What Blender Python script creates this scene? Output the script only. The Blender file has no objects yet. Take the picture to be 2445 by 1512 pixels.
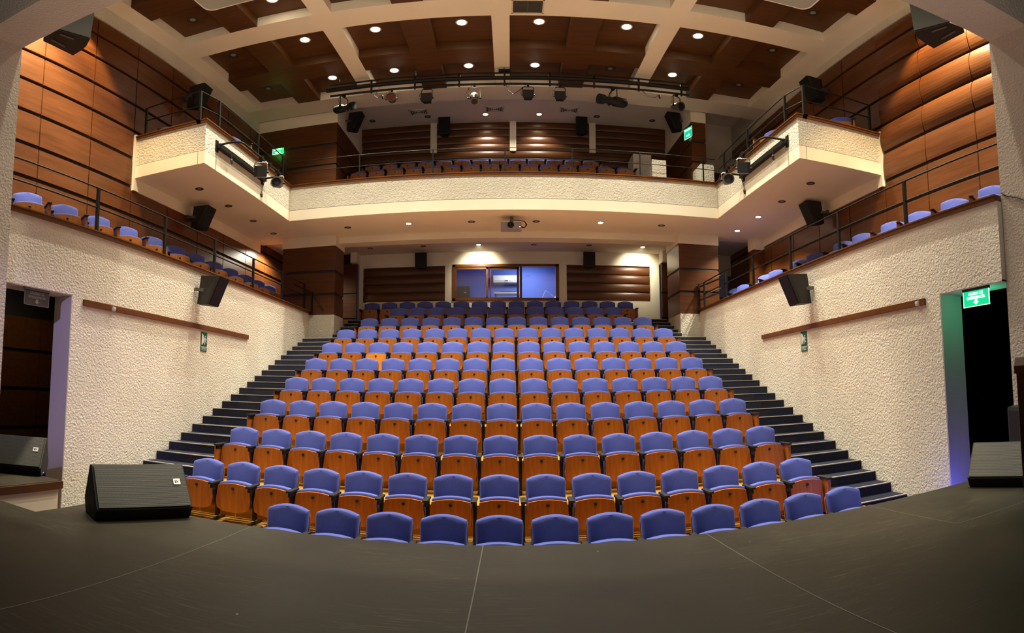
import bpy, bmesh, math, random
from math import sin, cos, pi, radians, sqrt
from mathutils import Vector, Matrix, Euler
random.seed(7)
S = bpy.context.scene
COL = S.collection
# ------------------------------------------------------------------ camera, view, world
# all coordinates below are measured from the tripod head; the whole place is lifted by ZC at the end
# so that the hall floor in front of the stage lies at z = 0.
ZC = 2.03
F = 1316.65            # pixels per radian of the stitched panorama
CX, CY = 1213.23, 842.09
cam = bpy.data.cameras.new('camera'); cam_o = bpy.data.objects.new('camera', cam); COL.objects.link(cam_o)
cam.type = 'PANO'; cam.panorama_type = 'EQUIRECTANGULAR'
cam.longitude_min = -CX / F; cam.longitude_max = (2445 - CX) / F
cam.latitude_max = CY / F; cam.latitude_min = -(1512 - CY) / F
cam.clip_start = 0.05; cam.clip_end = 200
def _rot():
    yaw, pit, rol = .003317, .0755849, -.0033538
    A = Matrix(((cos(rol), 0, sin(rol)), (0, 1, 0), (-sin(rol), 0, cos(rol)))).transposed()
    B = Matrix(((1, 0, 0), (0, cos(pit), -sin(pit)), (0, sin(pit), cos(pit))))
    C = Matrix(((cos(yaw), -sin(yaw), 0), (sin(yaw), cos(yaw), 0), (0, 0, 1)))
    R = C @ B @ A
    return Matrix((R.col[0], R.col[2], -R.col[1])).transposed()
cam_o.matrix_world = _rot().to_4x4()
S.camera = cam_o
S.view_settings.view_transform = 'Standard'; S.view_settings.look = 'None'
S.view_settings.gamma = 1; S.view_settings.exposure = 0.86
S.view_settings.use_curve_mapping = False
W = bpy.data.worlds.new('world'); S.world = W; W.use_nodes = True
W.node_tree.nodes['Background'].inputs[0].default_value = (.010, .008, .011, 1)
W.node_tree.nodes['Background'].inputs[1].default_value = 1.0
try:
    S.cycles.use_denoising = True
    S.cycles.max_bounces = 9; S.cycles.diffuse_bounces = 8; S.cycles.glossy_bounces = 3
    S.cycles.transparent_max_bounces = 6; S.cycles.sample_clamp_indirect = 6.0
    S.cycles.caustics_reflective = False; S.cycles.caustics_refractive = False
except Exception:
    pass
WARM = (.96, .89, .68)
def lamp(kind, name, loc, power, color=WARM, size=.06, cone=110, blend=.6, aim=None, sy=None, spread=None):
    d = bpy.data.lights.new(name, kind); d.energy = power; d.color = color
    if kind == 'SPOT': d.spot_size = radians(cone); d.spot_blend = blend; d.shadow_soft_size = size
    elif kind == 'AREA':
        d.size = size
        if sy: d.shape = 'RECTANGLE'; d.size_y = sy
    else: d.shadow_soft_size = size
    o = bpy.data.objects.new(name, d); COL.objects.link(o); o.location = loc
    if spread and kind == 'AREA': d.spread = radians(spread)
    if aim is not None:
        o.rotation_euler = (Vector(aim) - Vector(loc)).to_track_quat('-Z', 'Y').to_euler()
    return o
# hall lamps that hang in the coffers above the picture's upper edge (same grid as the visible ones)
CEIL = 8.62
LX = (-6.2, -4.4, -2.8, -.97, .63, 2.47, 4.06, 5.88)
P_HALL = 470
CONE, BLEND = 96, .85
for x in LX[1:7]:
    for y, k in ((9.0, .95), (6.9, .65), (4.7, .42)):
        lamp('SPOT', 'overhead_lamp', (x, y, CEIL - .06), P_HALL * (k * (1.75 if y > 6 else 1) if abs(x) > 3.8 else (k if y != 6.9 else .50)), cone=CONE, blend=BLEND)
# wall washers next to the hung loudspeakers
for sx in (-1, 1):
    x = -6.25 if sx < 0 else 6.15
    lamp('SPOT', 'wall_washer', (x, 4.9, 8.2), 1900, size=.08, cone=86, blend=.8, aim=(x + sx * .9, 5.5, 3))
    lamp('SPOT', 'wall_washer', (x, 6.6, 8.5), 820, size=.05, cone=72, blend=.35, aim=(x + sx * .5, 6.4, 3), color=(1, .70, .34))
# dim working lights of the stage house behind the tripod, then added fills
lamp('AREA', 'stage_work_light', (-1.5, -3.5, 4.2), 6, color=(.90, .80, .92), size=2.0, aim=(-1, 4, 0))
lamp('AREA', 'stage_work_light', (2.5, -3.5, 4.2), 5, color=(.95, .86, .78), size=2.0, aim=(1.5, 4, 0))
lamp('SPOT', 'stage_side_light', (-2.2, -2.0, 2.6), 420, color=(.62, .50, 1.0), size=.1, cone=22, blend=.8, aim=(-5.6, 5.2, .1))
lamp('AREA', 'header_fill_light', (0, -1.2, -.7), 60, color=(1, .82, .66), size=6.0, sy=.6, aim=(0, 3.4, 4.6), spread=92)  # added unseen fill from below, standing in for floor bounce on the header
lamp('SPOT', 'corridor_fill', (-6.1, 5.6, 1.4), 9, color=(1, .78, .5), size=.1, cone=150, aim=(-7.4, 5.6, -.6))  # added fill that lifts the corridor panels, no fixture belongs to it

# ------------------------------------------------------------------ materials
def nt(name):
    m = bpy.data.materials.new(name); m.use_nodes = True
    n = m.node_tree; return m, n, n.nodes['Principled BSDF']
def plain(name, col, rough=.6, metal=0, spec=.5, emit=None, es=0):
    m, n, b = nt(name)
    b.inputs['Base Color'].default_value = (*col, 1); b.inputs['Roughness'].default_value = rough
    b.inputs['Metallic'].default_value = metal; b.inputs['Specular IOR Level'].default_value = spec
    if emit: b.inputs['Emission Color'].default_value = (*emit, 1); b.inputs['Emission Strength'].default_value = es
    return m
def texco(n, scale=(1, 1, 1), rot=(0, 0, 0)):
    t = n.nodes.new('ShaderNodeTexCoord'); mp = n.nodes.new('ShaderNodeMapping')
    mp.inputs['Scale'].default_value = scale; mp.inputs['Rotation'].default_value = rot
    n.links.new(t.outputs['Object'], mp.inputs['Vector']); return mp.outputs[0]
def noise(n, vec, scale, detail=3, rough=.55):
    x = n.nodes.new('ShaderNodeTexNoise'); x.inputs['Scale'].default_value = scale
    x.inputs['Detail'].default_value = detail; x.inputs['Roughness'].default_value = rough
    n.links.new(vec, x.inputs['Vector']); return x
def ramp(n, fac, stops):
    r = n.nodes.new('ShaderNodeValToRGB'); e = r.color_ramp.elements
    while len(e) < len(stops): e.new(.5)
    for i, (p, c) in enumerate(stops): e[i].position = p; e[i].color = (*c, 1) if len(c) == 3 else c
    n.links.new(fac, r.inputs[0]); return r.outputs[0]
def bump(n, b, h, strength=.5, dist=.02):
    x = n.nodes.new('ShaderNodeBump'); x.inputs['Strength'].default_value = strength; x.inputs['Distance'].default_value = dist
    n.links.new(h, x.inputs['Height']); n.links.new(x.outputs[0], b.inputs['Normal'])
def stucco(name, c0, c1, scale=17, strength=.9, dist=.03):
    m, n, b = nt(name); v = texco(n)
    a = noise(n, v, scale, 3.5, .62); big = noise(n, v, .9, 2)
    vr = n.nodes.new('ShaderNodeTexVoronoi'); vr.inputs['Scale'].default_value = scale * 1.1; n.links.new(v, vr.inputs['Vector'])
    mx = n.nodes.new('ShaderNodeMath'); mx.operation = 'MULTIPLY_ADD'
    n.links.new(vr.outputs['Distance'], mx.inputs[0]); mx.inputs[1].default_value = .35; n.links.new(a.outputs['Fac'], mx.inputs[2])
    n.links.new(ramp(n, big.outputs['Fac'], ((.35, c0), (.65, c1))), b.inputs['Base Color'])
    b.inputs['Roughness'].default_value = .9; b.inputs['Specular IOR Level'].default_value = .15
    bump(n, b, mx.outputs[0], strength, dist); return m
def wood(name, c0, c1, c2, axis='Y', rough=.35, fine=1.0, coat=0):
    m, n, b = nt(name)
    sc = {'Y': (6, .5, 6), 'X': (.5, 6, 6), 'Z': (7, 7, .35)}[axis]
    v = texco(n, tuple(s * fine for s in sc))
    a = noise(n, v, 2.2, 6, .62); w = noise(n, texco(n, (.55, .55, .55)), 1.0, 2)
    ad = n.nodes.new('ShaderNodeMath'); ad.operation = 'MULTIPLY_ADD'; n.links.new(w.outputs['Fac'], ad.inputs[0]); ad.inputs[1].default_value = .45
    n.links.new(a.outputs['Fac'], ad.inputs[2])
    n.links.new(ramp(n, ad.outputs[0], ((.45, c0), (.72, c1), (.98, c2))), b.inputs['Base Color'])
    b.inputs['Roughness'].default_value = rough; b.inputs['Specular IOR Level'].default_value = .4
    b.inputs['Coat Weight'].default_value = coat; b.inputs['Coat Roughness'].default_value = .25
    return m
def fabric(name, c, scale=220):
    m, n, b = nt(name); v = texco(n); a = noise(n, v, scale, 2)
    d = tuple(x * .78 for x in c)
    n.links.new(ramp(n, a.outputs['Fac'], ((.35, d), (.7, c))), b.inputs['Base Color'])
    b.inputs['Roughness'].default_value = .9; b.inputs['Specular IOR Level'].default_value = .1
    b.inputs['Sheen Weight'].default_value = .12; b.inputs['Sheen Roughness'].default_value = .4
    b.inputs['Sheen Tint'].default_value = (.7, .72, 1, 1)
    bump(n, b, a.outputs['Fac'], .25, .004); return m
M = {}
M['stucco'] = stucco('stucco', (.79, .73, .63), (.85, .79, .69), 30, .9, .024)
M['stucco_fine'] = stucco('stucco_fine', (.60, .56, .475), (.68, .64, .545), 24, 1.0, .024)
M['stucco_grey'] = stucco('stucco_proscenium', (.50, .44, .38), (.58, .51, .44), 30, .7, .022)
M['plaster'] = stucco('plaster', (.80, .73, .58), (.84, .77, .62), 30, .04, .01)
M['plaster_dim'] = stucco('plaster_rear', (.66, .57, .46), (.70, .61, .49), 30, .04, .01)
M['plaster_jamb'] = stucco('plaster_jamb', (.62, .56, .56), (.66, .60, .60), 30, .08, .01)
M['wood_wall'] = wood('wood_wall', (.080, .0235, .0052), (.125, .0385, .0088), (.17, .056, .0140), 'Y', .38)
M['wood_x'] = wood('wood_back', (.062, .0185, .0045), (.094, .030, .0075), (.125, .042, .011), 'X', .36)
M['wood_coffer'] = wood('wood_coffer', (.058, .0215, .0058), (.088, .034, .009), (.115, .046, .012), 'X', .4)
M['wood_cap'] = wood('wood_cap', (.10, .034, .008), (.15, .052, .012), (.19, .070, .018), 'Y', .3, 1.5)
M['wood_cap_x'] = wood('wood_cap_x', (.10, .034, .008), (.15, .052, .012), (.19, .070, .018), 'X', .3, 1.5)
M['wood_seat'] = wood('wood_seat', (.21, .064, .008), (.32, .106, .013), (.41, .148, .018), 'Z', .35, 2.2)
M['wood_seat_pale'] = wood('wood_seat_pale', (.52, .19, .02), (.60, .24, .03), (.66, .28, .04), 'Z', .35, 2.2)
M['ply_edge_highlight'] = plain('ply_edge_highlight', (.62, .17, .03), .4)  # plywood rim, coloured paler to paint in the light its edge catches
M['groove'] = plain('groove', (.012, .010, .009), .6)
M['blue'] = fabric('blue_fabric', (.100, .128, .46))
M['black'] = plain('black_metal', (.010, .010, .010), .45, 0, .22)
M['steel'] = plain('dull_steel', (.12, .115, .10), .4, .6)
M['chrome'] = plain('chrome', (.6, .57, .5), .25, 1)
M['plastic'] = plain('black_plastic', (.012, .012, .012), .55, 0, .3)
M['cabinet'] = plain('cabinet_black', (.015, .0145, .014), .6, 0, .3)
M['cabinet_grey'] = stucco('cabinet_grey', (.060, .062, .058), (.075, .077, .072), 60, .1, .004)
M['white'] = plain('white_plastic', (.75, .74, .70), .4)
M['silver'] = plain('silver_plate', (.70, .68, .66), .3, .3)
M['nosing'] = plain('nosing_strip', (.50, .45, .38), .45, 0)
M['dark'] = plain('dark_void', (.003, .003, .004), 1, 0, 0)
M['projector'] = plain('projector_grey', (.30, .28, .31), .5)
M['beige'] = plain('beige_paint', (.80, .70, .54), .7)
M['fascia'] = wood('fascia_wood', (.045, .016, .007), (.065, .024, .010), (.08, .032, .013), 'Y', .3, 2)
M['green'] = plain('green_sign', (.0, .10, .06), .5)
M['floor_wood'] = wood('floor_wood', (.42, .20, .035), (.52, .27, .05), (.60, .33, .07), 'X', .35)
M['booth'] = plain('booth_blue', (.07, .14, .50), .8)
M['lens_lit'] = plain('lens_lit', (1, 1, 1), .5, emit=(1, .86, .62), es=28)
M['lens_off'] = plain('lens_off', (.28, .25, .21), .3)
M['ring_dark'] = plain('ring_dark', (.03, .025, .02), .5)
M['ring_light'] = plain('ring_light', (.5, .44, .35), .4)
M['red_gel'] = plain('red_gel', (.16, .02, .015), .3)
M['sign_lit'] = plain('sign_lit', (0, .2, .1), .4, emit=(.0, .42, .17), es=.9)
M['sign_lit_up'] = plain('sign_lit_up', (0, .2, .05), .4, emit=(.0, .75, .08), es=1.3)
M['text_lit'] = plain('text_lit', (.8, 1, .9), .4, emit=(.55, 1.0, .80), es=1.5)
M['sign_off'] = plain('sign_off', (.050, .042, .038), .35)
M['text_off'] = plain('text_off', (.20, .17, .15), .4)
M['led_blue'] = plain('led_blue', (.1, .1, 1), .4, emit=(.05, .1, 1), es=12)
M['led_red'] = plain('led_red', (1, .1, .1), .4, emit=(1, .25, .2), es=6)
def carpet(name, c):
    m, n, b = nt(name); v = texco(n); a = noise(n, v, 60, 4, .7)
    n.links.new(ramp(n, a.outputs['Fac'], ((.3, tuple(x * .55 for x in c)), (.7, tuple(x * 1.35 for x in c)))), b.inputs['Base Color'])
    b.inputs['Roughness'].default_value = 1; b.inputs['Specular IOR Level'].default_value = .05
    bump(n, b, a.outputs['Fac'], .3, .008); return m
M['carpet'] = carpet('carpet_navy', (.034, .037, .060))
def stage_mat():
    m, n, b = nt('stage_floor'); v = texco(n)
    a = noise(n, v, 1.1, 4, .6)
    st = noise(n, texco(n, (1.6, 30, 1), (0, 0, .06)), 2.0, 6, .75); st2 = noise(n, texco(n, (3.2, 22, 1), (0, 0, -.5)), 2.2, 5, .7)
    mask = noise(n, texco(n, (.5, .5, .5)), 1.6, 3, .6)
    r1 = ramp(n, a.outputs['Fac'], ((.3, (.0135, .0112, .0072)), (.7, (.0225, .0187, .0124))))
    r2 = ramp(n, st.outputs['Fac'], ((.55, (0, 0, 0)), (.70, (.060, .054, .043))))
    r3 = ramp(n, st2.outputs['Fac'], ((.60, (0, 0, 0)), (.72, (.040, .036, .029))))
    mk = ramp(n, mask.outputs['Fac'], ((.42, (0, 0, 0)), (.62, (1, 1, 1))))
    vr = n.nodes.new('ShaderNodeTexVoronoi'); vr.inputs['Scale'].default_value = 2.6; n.links.new(v, vr.inputs['Vector'])
    sp = ramp(n, vr.outputs['Distance'], ((.012, (.35, .33, .30)), (.018, (0, 0, 0))))
    def add(p, q, mode='ADD'):
        x = n.nodes.new('ShaderNodeMixRGB'); x.blend_type = mode; x.inputs[0].default_value = 1
        n.links.new(p, x.inputs[1]); n.links.new(q, x.inputs[2]); return x.outputs[0]
    n.links.new(add(add(r1, add(add(r2, r3), mk, 'MULTIPLY')), sp), b.inputs['Base Color'])
    rr = ramp(n, a.outputs['Fac'], ((.3, (.46, .46, .46)), (.7, (.60, .60, .60))))
    n.links.new(rr, b.inputs['Roughness']); b.inputs['Specular IOR Level'].default_value = .20; b.inputs['Specular Tint'].default_value = (1, .92, .8, 1)
    bump(n, b, st.outputs['Fac'], .05, .004); return m
M['stage'] = stage_mat()
def grille_mat(name, c, scale=95):
    m, n, b = nt(name); v = texco(n)
    vr = n.nodes.new('ShaderNodeTexVoronoi'); vr.inputs['Scale'].default_value = scale; vr.inputs['Randomness'].default_value = 0
    n.links.new(v, vr.inputs['Vector'])
    n.links.new(ramp(n, vr.outputs['Distance'], ((.28, tuple(x * .15 for x in c)), (.45, c))), b.inputs['Base Color'])
    b.inputs['Roughness'].default_value = .5; b.inputs['Metallic'].default_value = .2
    bump(n, b, vr.outputs['Distance'], .4, .003); return m
M['grille'] = grille_mat('grille', (.026, .0235, .0195))
def glass_mat():
    m = bpy.data.materials.new('pane_glass'); m.use_nodes = True; n = m.node_tree; n.nodes.clear()
    o = n.nodes.new('ShaderNodeOutputMaterial'); t = n.nodes.new('ShaderNodeBsdfTransparent'); g = n.nodes.new('ShaderNodeBsdfGlossy')
    t.inputs[0].default_value = (.93, .95, .97, 1); g.inputs['Roughness'].default_value = .03
    mx = n.nodes.new('ShaderNodeMixShader'); mx.inputs[0].default_value = .10
    n.links.new(t.outputs[0], mx.inputs[1]); n.links.new(g.outputs[0], mx.inputs[2]); n.links.new(mx.outputs[0], o.inputs[0]); return m
M['glass'] = glass_mat()
def acrylic():
    m, n, b = nt('reflector_panel'); b.inputs['Base Color'].default_value = (.34, .36, .31, 1); b.inputs['Roughness'].default_value = .25; return m
M['acrylic'] = acrylic()

# ------------------------------------------------------------------ mesh builder
class MB:
    def __init__(s): s.v = []; s.f = []; s.m = []
    def add(s, vs, fs, mi=0):
        o = len(s.v); s.v += [tuple(p) for p in vs]
        for f in fs: s.f.append([i + o for i in f]); s.m.append(mi)
        return s
    def box(s, x0, x1, y0, y1, z0, z1, mi=0):
        if x0 > x1: x0, x1 = x1, x0
        if y0 > y1: y0, y1 = y1, y0
        if z0 > z1: z0, z1 = z1, z0
        v = [(x, y, z) for z in (z0, z1) for y in (y0, y1) for x in (x0, x1)]
        return s.add(v, [(0, 2, 3, 1), (4, 5, 7, 6), (0, 1, 5, 4), (2, 6, 7, 3), (0, 4, 6, 2), (1, 3, 7, 5)], mi)
    def prism(s, poly, d, off=(0, 0, 0), mi=0, rim=None):
        # poly: list of 3-d points, d: extrusion vector
        n = len(poly); a = [Vector(p) + Vector(off) for p in poly]; b = [p + Vector(d) for p in a]
        nrm = Vector((0, 0, 0))
        for i in range(n): nrm += a[i].cross(a[(i + 1) % n])
        fl = nrm.dot(Vector(d)) > 0
        c0 = list(range(n)); c1 = list(range(n, 2 * n))
        s.add(a + b, [c0[::-1] if fl else c0, c1 if fl else c1[::-1]], mi)
        o = len(s.v) - 2 * n
        for i in range(n):
            j = (i + 1) % n; q = (i, j, n + j, n + i)
            s.f.append([k + o for k in (q if fl else q[::-1])]); s.m.append(mi if rim is None else rim)
        return s
    def tube(s, pts, r, n=8, mi=0, closed=False):
        P = [Vector(p) for p in pts]; N = len(P); rings = []
        for i, p in enumerate(P):
            a = P[(i - 1) % N] if (i or closed) else p; b = P[(i + 1) % N] if (i < N - 1 or closed) else p
            t = (b - a).normalized()
            u = t.cross(Vector((0, 0, 1)))
            if u.length < 1e-3: u = t.cross(Vector((0, 1, 0)))
            u.normalize(); w = t.cross(u)
            rr = r[i] if isinstance(r, (list, tuple)) else r
            rings.append([p + (u * cos(2 * pi * k / n) + w * sin(2 * pi * k / n)) * rr for k in range(n)])
        vs = [q for R_ in rings for q in R_]; fs = []
        for i in range(N if closed else N - 1):
            i2 = (i + 1) % N
            for k in range(n): fs.append((i * n + k, i * n + (k + 1) % n, i2 * n + (k + 1) % n, i2 * n + k))
        if not closed: fs += [tuple(range(n))[::-1], tuple(range((N - 1) * n, N * n))]
        return s.add(vs, fs, mi)
    def cyl(s, p0, p1, r, n=14, mi=0, r1=None): return s.tube([p0, p1], [r, r if r1 is None else r1], n, mi)
    def lathe(s, prof, n=20, org=(0, 0, 0), axis=(0, 0, 1), mi=0, ring=False):
        ax = Vector(axis).normalized(); u = ax.cross(Vector((1, 0, 0)))
        if u.length < 1e-3: u = ax.cross(Vector((0, 1, 0)))
        u.normalize(); w = ax.cross(u); o = Vector(org); vs = []
        for r, h in prof:
            for k in range(n): vs.append(o + ax * h + (u * cos(2 * pi * k / n) + w * sin(2 * pi * k / n)) * r)
        fs = []
        for i in range(len(prof) - 1):
            for k in range(n): fs.append((i * n + k, i * n + (k + 1) % n, (i + 1) * n + (k + 1) % n, (i + 1) * n + k))
        L = len(prof) - 1
        if ring: fs += [(L * n + k, L * n + (k + 1) % n, (k + 1) % n, k) for k in range(n)]
        else: fs += [tuple(range(n))[::-1], tuple(range(L * n, L * n + n))]
        return s.add(vs, fs, mi)
    def build(s, name, mats, parent=None, loc=(0, 0, 0), rot=(0, 0, 0), smooth=False, bevel=0):
        me = bpy.data.meshes.new(name); me.from_pydata(s.v, [], s.f)
        for m in (mats if isinstance(mats, (list, tuple)) else [mats]): me.materials.append(M[m] if isinstance(m, str) else m)
        me.polygons.foreach_set('material_index', s.m); me.update()
        bm = bmesh.new(); bm.from_mesh(me); bmesh.ops.recalc_face_normals(bm, faces=bm.faces)
        if bevel: bmesh.ops.bevel(bm, geom=[e for e in bm.edges if e.is_manifold and e.calc_face_angle(0) > .6], offset=bevel, segments=2, affect='EDGES', profile=.6)
        bm.to_mesh(me); bm.free()
        if smooth:
            try: me.shade_smooth()
            except Exception: pass
            try:
                me.set_sharp_from_angle(angle=radians(40))
            except Exception: pass
        o = bpy.data.objects.new(name, me); COL.objects.link(o); o.location = loc; o.rotation_euler = rot
        if parent: o.parent = parent
        return o
def tag(o, label, cat, group=None):
    o['label'] = label; o['category'] = cat
    if group: o['group'] = group
    return o
def thing(name, label, cat, loc=(0, 0, 0), rz=0, group=None, rot=None):
    o = bpy.data.objects.new(name, None); o.empty_display_size = .1; COL.objects.link(o)
    o.location = loc; o.rotation_euler = rot if rot else (0, 0, rz)
    return tag(o, label, cat, group)
def struct(o, label=None):
    o['kind'] = 'structure'
    if label: o['label'] = label
    return o
def kids(o): return [c for c in bpy.data.objects if c.parent == o]
def dup(root, loc, rot=(0, 0, 0), skip=()):
    r = root.copy(); COL.objects.link(r); r.location = loc; r.rotation_euler = rot
    for c in KIDS[root.name]:
        if c[0].name.split('.')[0] in skip: continue
        d = c[0].copy(); COL.objects.link(d); d.parent = r
        for g in c[1]:
            e = g.copy(); COL.objects.link(e); e.parent = d
    return r
KIDS = {}
def proto(root): KIDS[root.name] = [(c, kids(c)) for c in kids(root)]; return root
ORD = ('zeroth', 'first', 'second', 'third', 'fourth', 'fifth', 'sixth', 'seventh', 'eighth', 'ninth', 'tenth', 'eleventh', 'twelfth', 'thirteenth', 'fourteenth', 'fifteenth')
def text_obj(txt, name, mat, parent, loc, rot, size, ext=.002, align='CENTER', wide=1.0, bold=.0):
    cu = bpy.data.curves.new(name, 'FONT'); cu.body = txt; cu.size = size; cu.extrude = ext; cu.align_x = align; cu.align_y = 'CENTER'; cu.offset = bold
    t = bpy.data.objects.new('tmp', cu); COL.objects.link(t)
    dg = bpy.context.evaluated_depsgraph_get(); me = bpy.data.meshes.new_from_object(t.evaluated_get(dg))
    bpy.data.objects.remove(t); me.materials.clear(); me.materials.append(M[mat])
    o = bpy.data.objects.new(name, me); COL.objects.link(o); o.parent = parent; o.location = loc; o.rotation_euler = rot; o.scale = (wide, 1, 1)
    return o

# ------------------------------------------------------------------ the shell
WL, WR = -5.44, 5.12           # stucco side walls
GL, GR = -7.15, 7.08           # wood walls behind the side galleries
FLOOR = -2.03
YB = 16.75                     # rear wall
ZS = 8.35                      # ceiling soffit
CAP = 2.24                     # top of gallery parapet cap
def sidewall(name, x, sgn, th, d0, d1, dtop, yend):
    # sgn: direction away from the hall
    o = MB(); xo = x + sgn * th
    o.box(x, xo, d1, yend, FLOOR - .3, CAP - .07)
    o.box(x, xo, d0, d1, dtop, CAP - .07)
    w = struct(o.build(name, 'stucco'))
    return w
sidewall('wall_left', WL, -1, .32, 4.05, 5.28, 1.225, 14.15)
sidewall('wall_right', WR, 1, .38, 4.05, 5.11, 1.15, 14.15)
# smooth plaster linings of the doorways
def lining(name, x, sgn, th, d0, d1, top):
    o = MB(); xo = x + sgn * (th + .02)
    o.box(x + sgn * .004, xo, d1 - .012, d1 + .02, FLOOR, top); o.box(x + sgn * .004, xo, d0, d1, top - .012, top + .02)
    struct(o.build(name, 'plaster_jamb'))
lining('door_1', WL, -1, .32, 4.05, 5.28, 1.225); lining('door_2', WR, 1, .38, 4.05, 5.11, 1.15)
# corridors behind the doorways
o = MB(); o.box(-7.62, -7.56, 4.0, 7.9, FLOOR, 1.6, 1)
for z0, z1 in ((FLOOR, -.86), (-.80, -.17), (-.11, .50), (.56, 1.12)):
    for y0, y1 in ((4.0, 4.2), (4.22, 5.4), (5.42, 6.52), (6.54, 7.85)): o.box(-7.56, -7.5, y0, y1, z0, z1, 0)
struct(o.build('wall_corridor_left', ['wood_x', 'groove']))
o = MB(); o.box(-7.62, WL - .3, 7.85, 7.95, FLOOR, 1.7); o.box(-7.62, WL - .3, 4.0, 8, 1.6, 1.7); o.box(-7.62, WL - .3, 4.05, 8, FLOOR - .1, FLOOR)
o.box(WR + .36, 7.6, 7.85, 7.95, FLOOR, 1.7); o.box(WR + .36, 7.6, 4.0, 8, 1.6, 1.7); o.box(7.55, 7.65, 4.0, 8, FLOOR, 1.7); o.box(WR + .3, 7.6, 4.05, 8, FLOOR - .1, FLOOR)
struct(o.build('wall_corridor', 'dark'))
# wooden caps of the gallery parapets
o = MB(); o.box(WL + .035, WL - .26, 4.05, 14.16, CAP - .075, CAP - .02); o.box(WL + .055, WL - .28, 4.05, 14.17, CAP - .02, CAP)
struct(o.build('trim_1', 'wood_cap'))
o = MB(); o.box(WR - .035, WR + .26, 4.05, 14.16, CAP - .075, CAP - .02); o.box(WR - .055, WR + .28, 4.05, 14.17, CAP - .02, CAP)
struct(o.build('trim_2', 'wood_cap'))
# gallery floors
o = MB(); o.box(WL - .28, GL - .1, 4.05, YB, CAP - .35, CAP - .02); struct(o.build('floor_gallery_left', 'carpet'))
o = MB(); o.box(WR + .28, GR + .1, 4.05, YB, CAP - .35, CAP - .02); struct(o.build('floor_gallery_right', 'carpet'))
# wood-clad gallery walls
def clad(name, x, sgn, ys, zs, gap_z=.075, gap_y=.028, bow=None, ytop=None):
    o = MB(); th = .035
    xb = x + sgn * (th + .01)
    o.box(xb, xb + sgn * .1, ys[0], ys[-1], zs[0], zs[-1] + .4, 1)
    for i in range(len(ys) - 1):
        for j in range(len(zs) - 1):
            y0, y1, z0, z1 = ys[i] + gap_y / 2, ys[i + 1] - gap_y / 2, zs[j] + gap_z / 2, zs[j + 1] - gap_z / 2
            b = bow(ys[i], zs[j]) if bow else 0
            if b == 0: o.box(x, x + sgn * th, y0, y1, z0, z1, 0)
            else:
                n = 10; prof = [(x - sgn * b * sin(pi * k / n) ** .8, z0 + (z1 - z0) * k / n) for k in range(n + 1)] + [(x + sgn * th, z1), (x + sgn * th, z0)]
                o.prism([(p, y0, q) for p, q in prof], (0, y1 - y0, 0))
    return struct(o.build(name, ['wood_wall', 'groove']))
YS = [4.0, 4.68, 5.945, 7.2, 8.45, 9.72, 11.0, 12.27, 13.54, 14.79, YB]
ZL = [2.2, 2.88, 3.54, 4.18, 4.845, 5.51, 6.17, 6.84, 7.46, 7.93]
ZR = [2.25, 2.93, 3.59, 4.225, 4.885, 5.56, 6.25, 6.97, 7.62, 8.10]
clad('wall_left_upper', GL, -1, YS, ZL)
clad('wall_right_upper', GR, 1, YS, ZR, bow=lambda y, z: (.065 if z > 4.8 else .02) if y < 8 and z > 4.1 else 0)
o = MB(); o.box(GL - .0, GL - .2, 4.0, YB, 7.93, 9.2); struct(o.build('trim_3', 'stucco_fine'))
o = MB(); o.box(GR + .0, GR + .2, 4.0, YB, 8.10, 9.2); struct(o.build('trim_4', 'stucco_fine'))
# white band under the balcony soffit along the wood walls
o = MB(); o.box(GL + .03, GL - .1, 8.50, 14.4, 4.10, 4.40); o.box(GL + .05, GL - .1, 8.46, 8.62, 4.10, 5.42); struct(o.build('trim_5', 'plaster'))
o = MB(); o.box(GR - .03, GR + .1, 8.50, 14.4, 4.12, 4.40); o.box(GR - .05, GR + .1, 8.46, 8.62, 4.12, 5.42); struct(o.build('trim_6', 'plaster'))
o = MB(); o.box(GR, 6.72, 13.95, 14.3, 4.02, 4.40, 0); o.box(GR, 6.74, 13.97, 14.3, CAP, 4.02, 1); struct(o.build('trim_7', ['plaster', 'wood_wall']))
# balcony: parapet = stuccoed upper wall over a smooth lower band, wooden cap on top
ZB, ZG, ZT = 4.385, 4.665, 5.30
def parapet(name, x0, x1, y0, y1, mcap):
    o = MB(); o.box(x0, x1, y0, y1, ZG + .012, ZT + .01, 0); o.box(x0 - .004, x1 + .004, y0 - .004, y1 + .004, ZB, ZG, 1)
    o.box(x0 + .012, x1 - .012, y0 + .012, y1 - .012, ZG - .01, ZG + .02, 2)
    return struct(o.build(name, ['stucco_fine', 'plaster', 'groove']))
def cap(name, x0, x1, y0, y1, m):
    o = MB(); o.box(x0 - .035, x1 + .02, y0 - .035, y1 + .02, ZT, ZT + .05); o.box(x0 - .05, x1 + .03, y0 - .05, y1 + .03, ZT + .05, ZT + .075)
    struct(o.build(name, m))
parapet('wall_balcony', WL, WR, 12.6, 12.75, None)
parapet('wall_balcony_left', WL - .15, WL, 8.5, 12.6, None)
parapet('wall_balcony_right', WR, WR + .15, 8.5, 12.6, None)
parapet('wall_balcony_left_end', GL + .05, WL - .15, 8.5, 8.65, None)
parapet('wall_balcony_right_end', WR + .15, GR - .05, 8.5, 8.65, None)
cap('trim_8', WL - .15, WR + .15, 12.6, 12.75, 'wood_cap_x')
for nm, x0, x1, sg in (('trim_9', WL - .15, WL, 1), ('trim_10', WR, WR + .15, -1)):
    o = MB()
    o.box(x0 - .035, x1 + .035, 8.465, 12.6, ZT, ZT + .05); o.box(x0 - .05, x1 + .05, 8.45, 12.6, ZT + .05, ZT + .075)
    struct(o.build(nm, 'wood_cap'))
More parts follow.
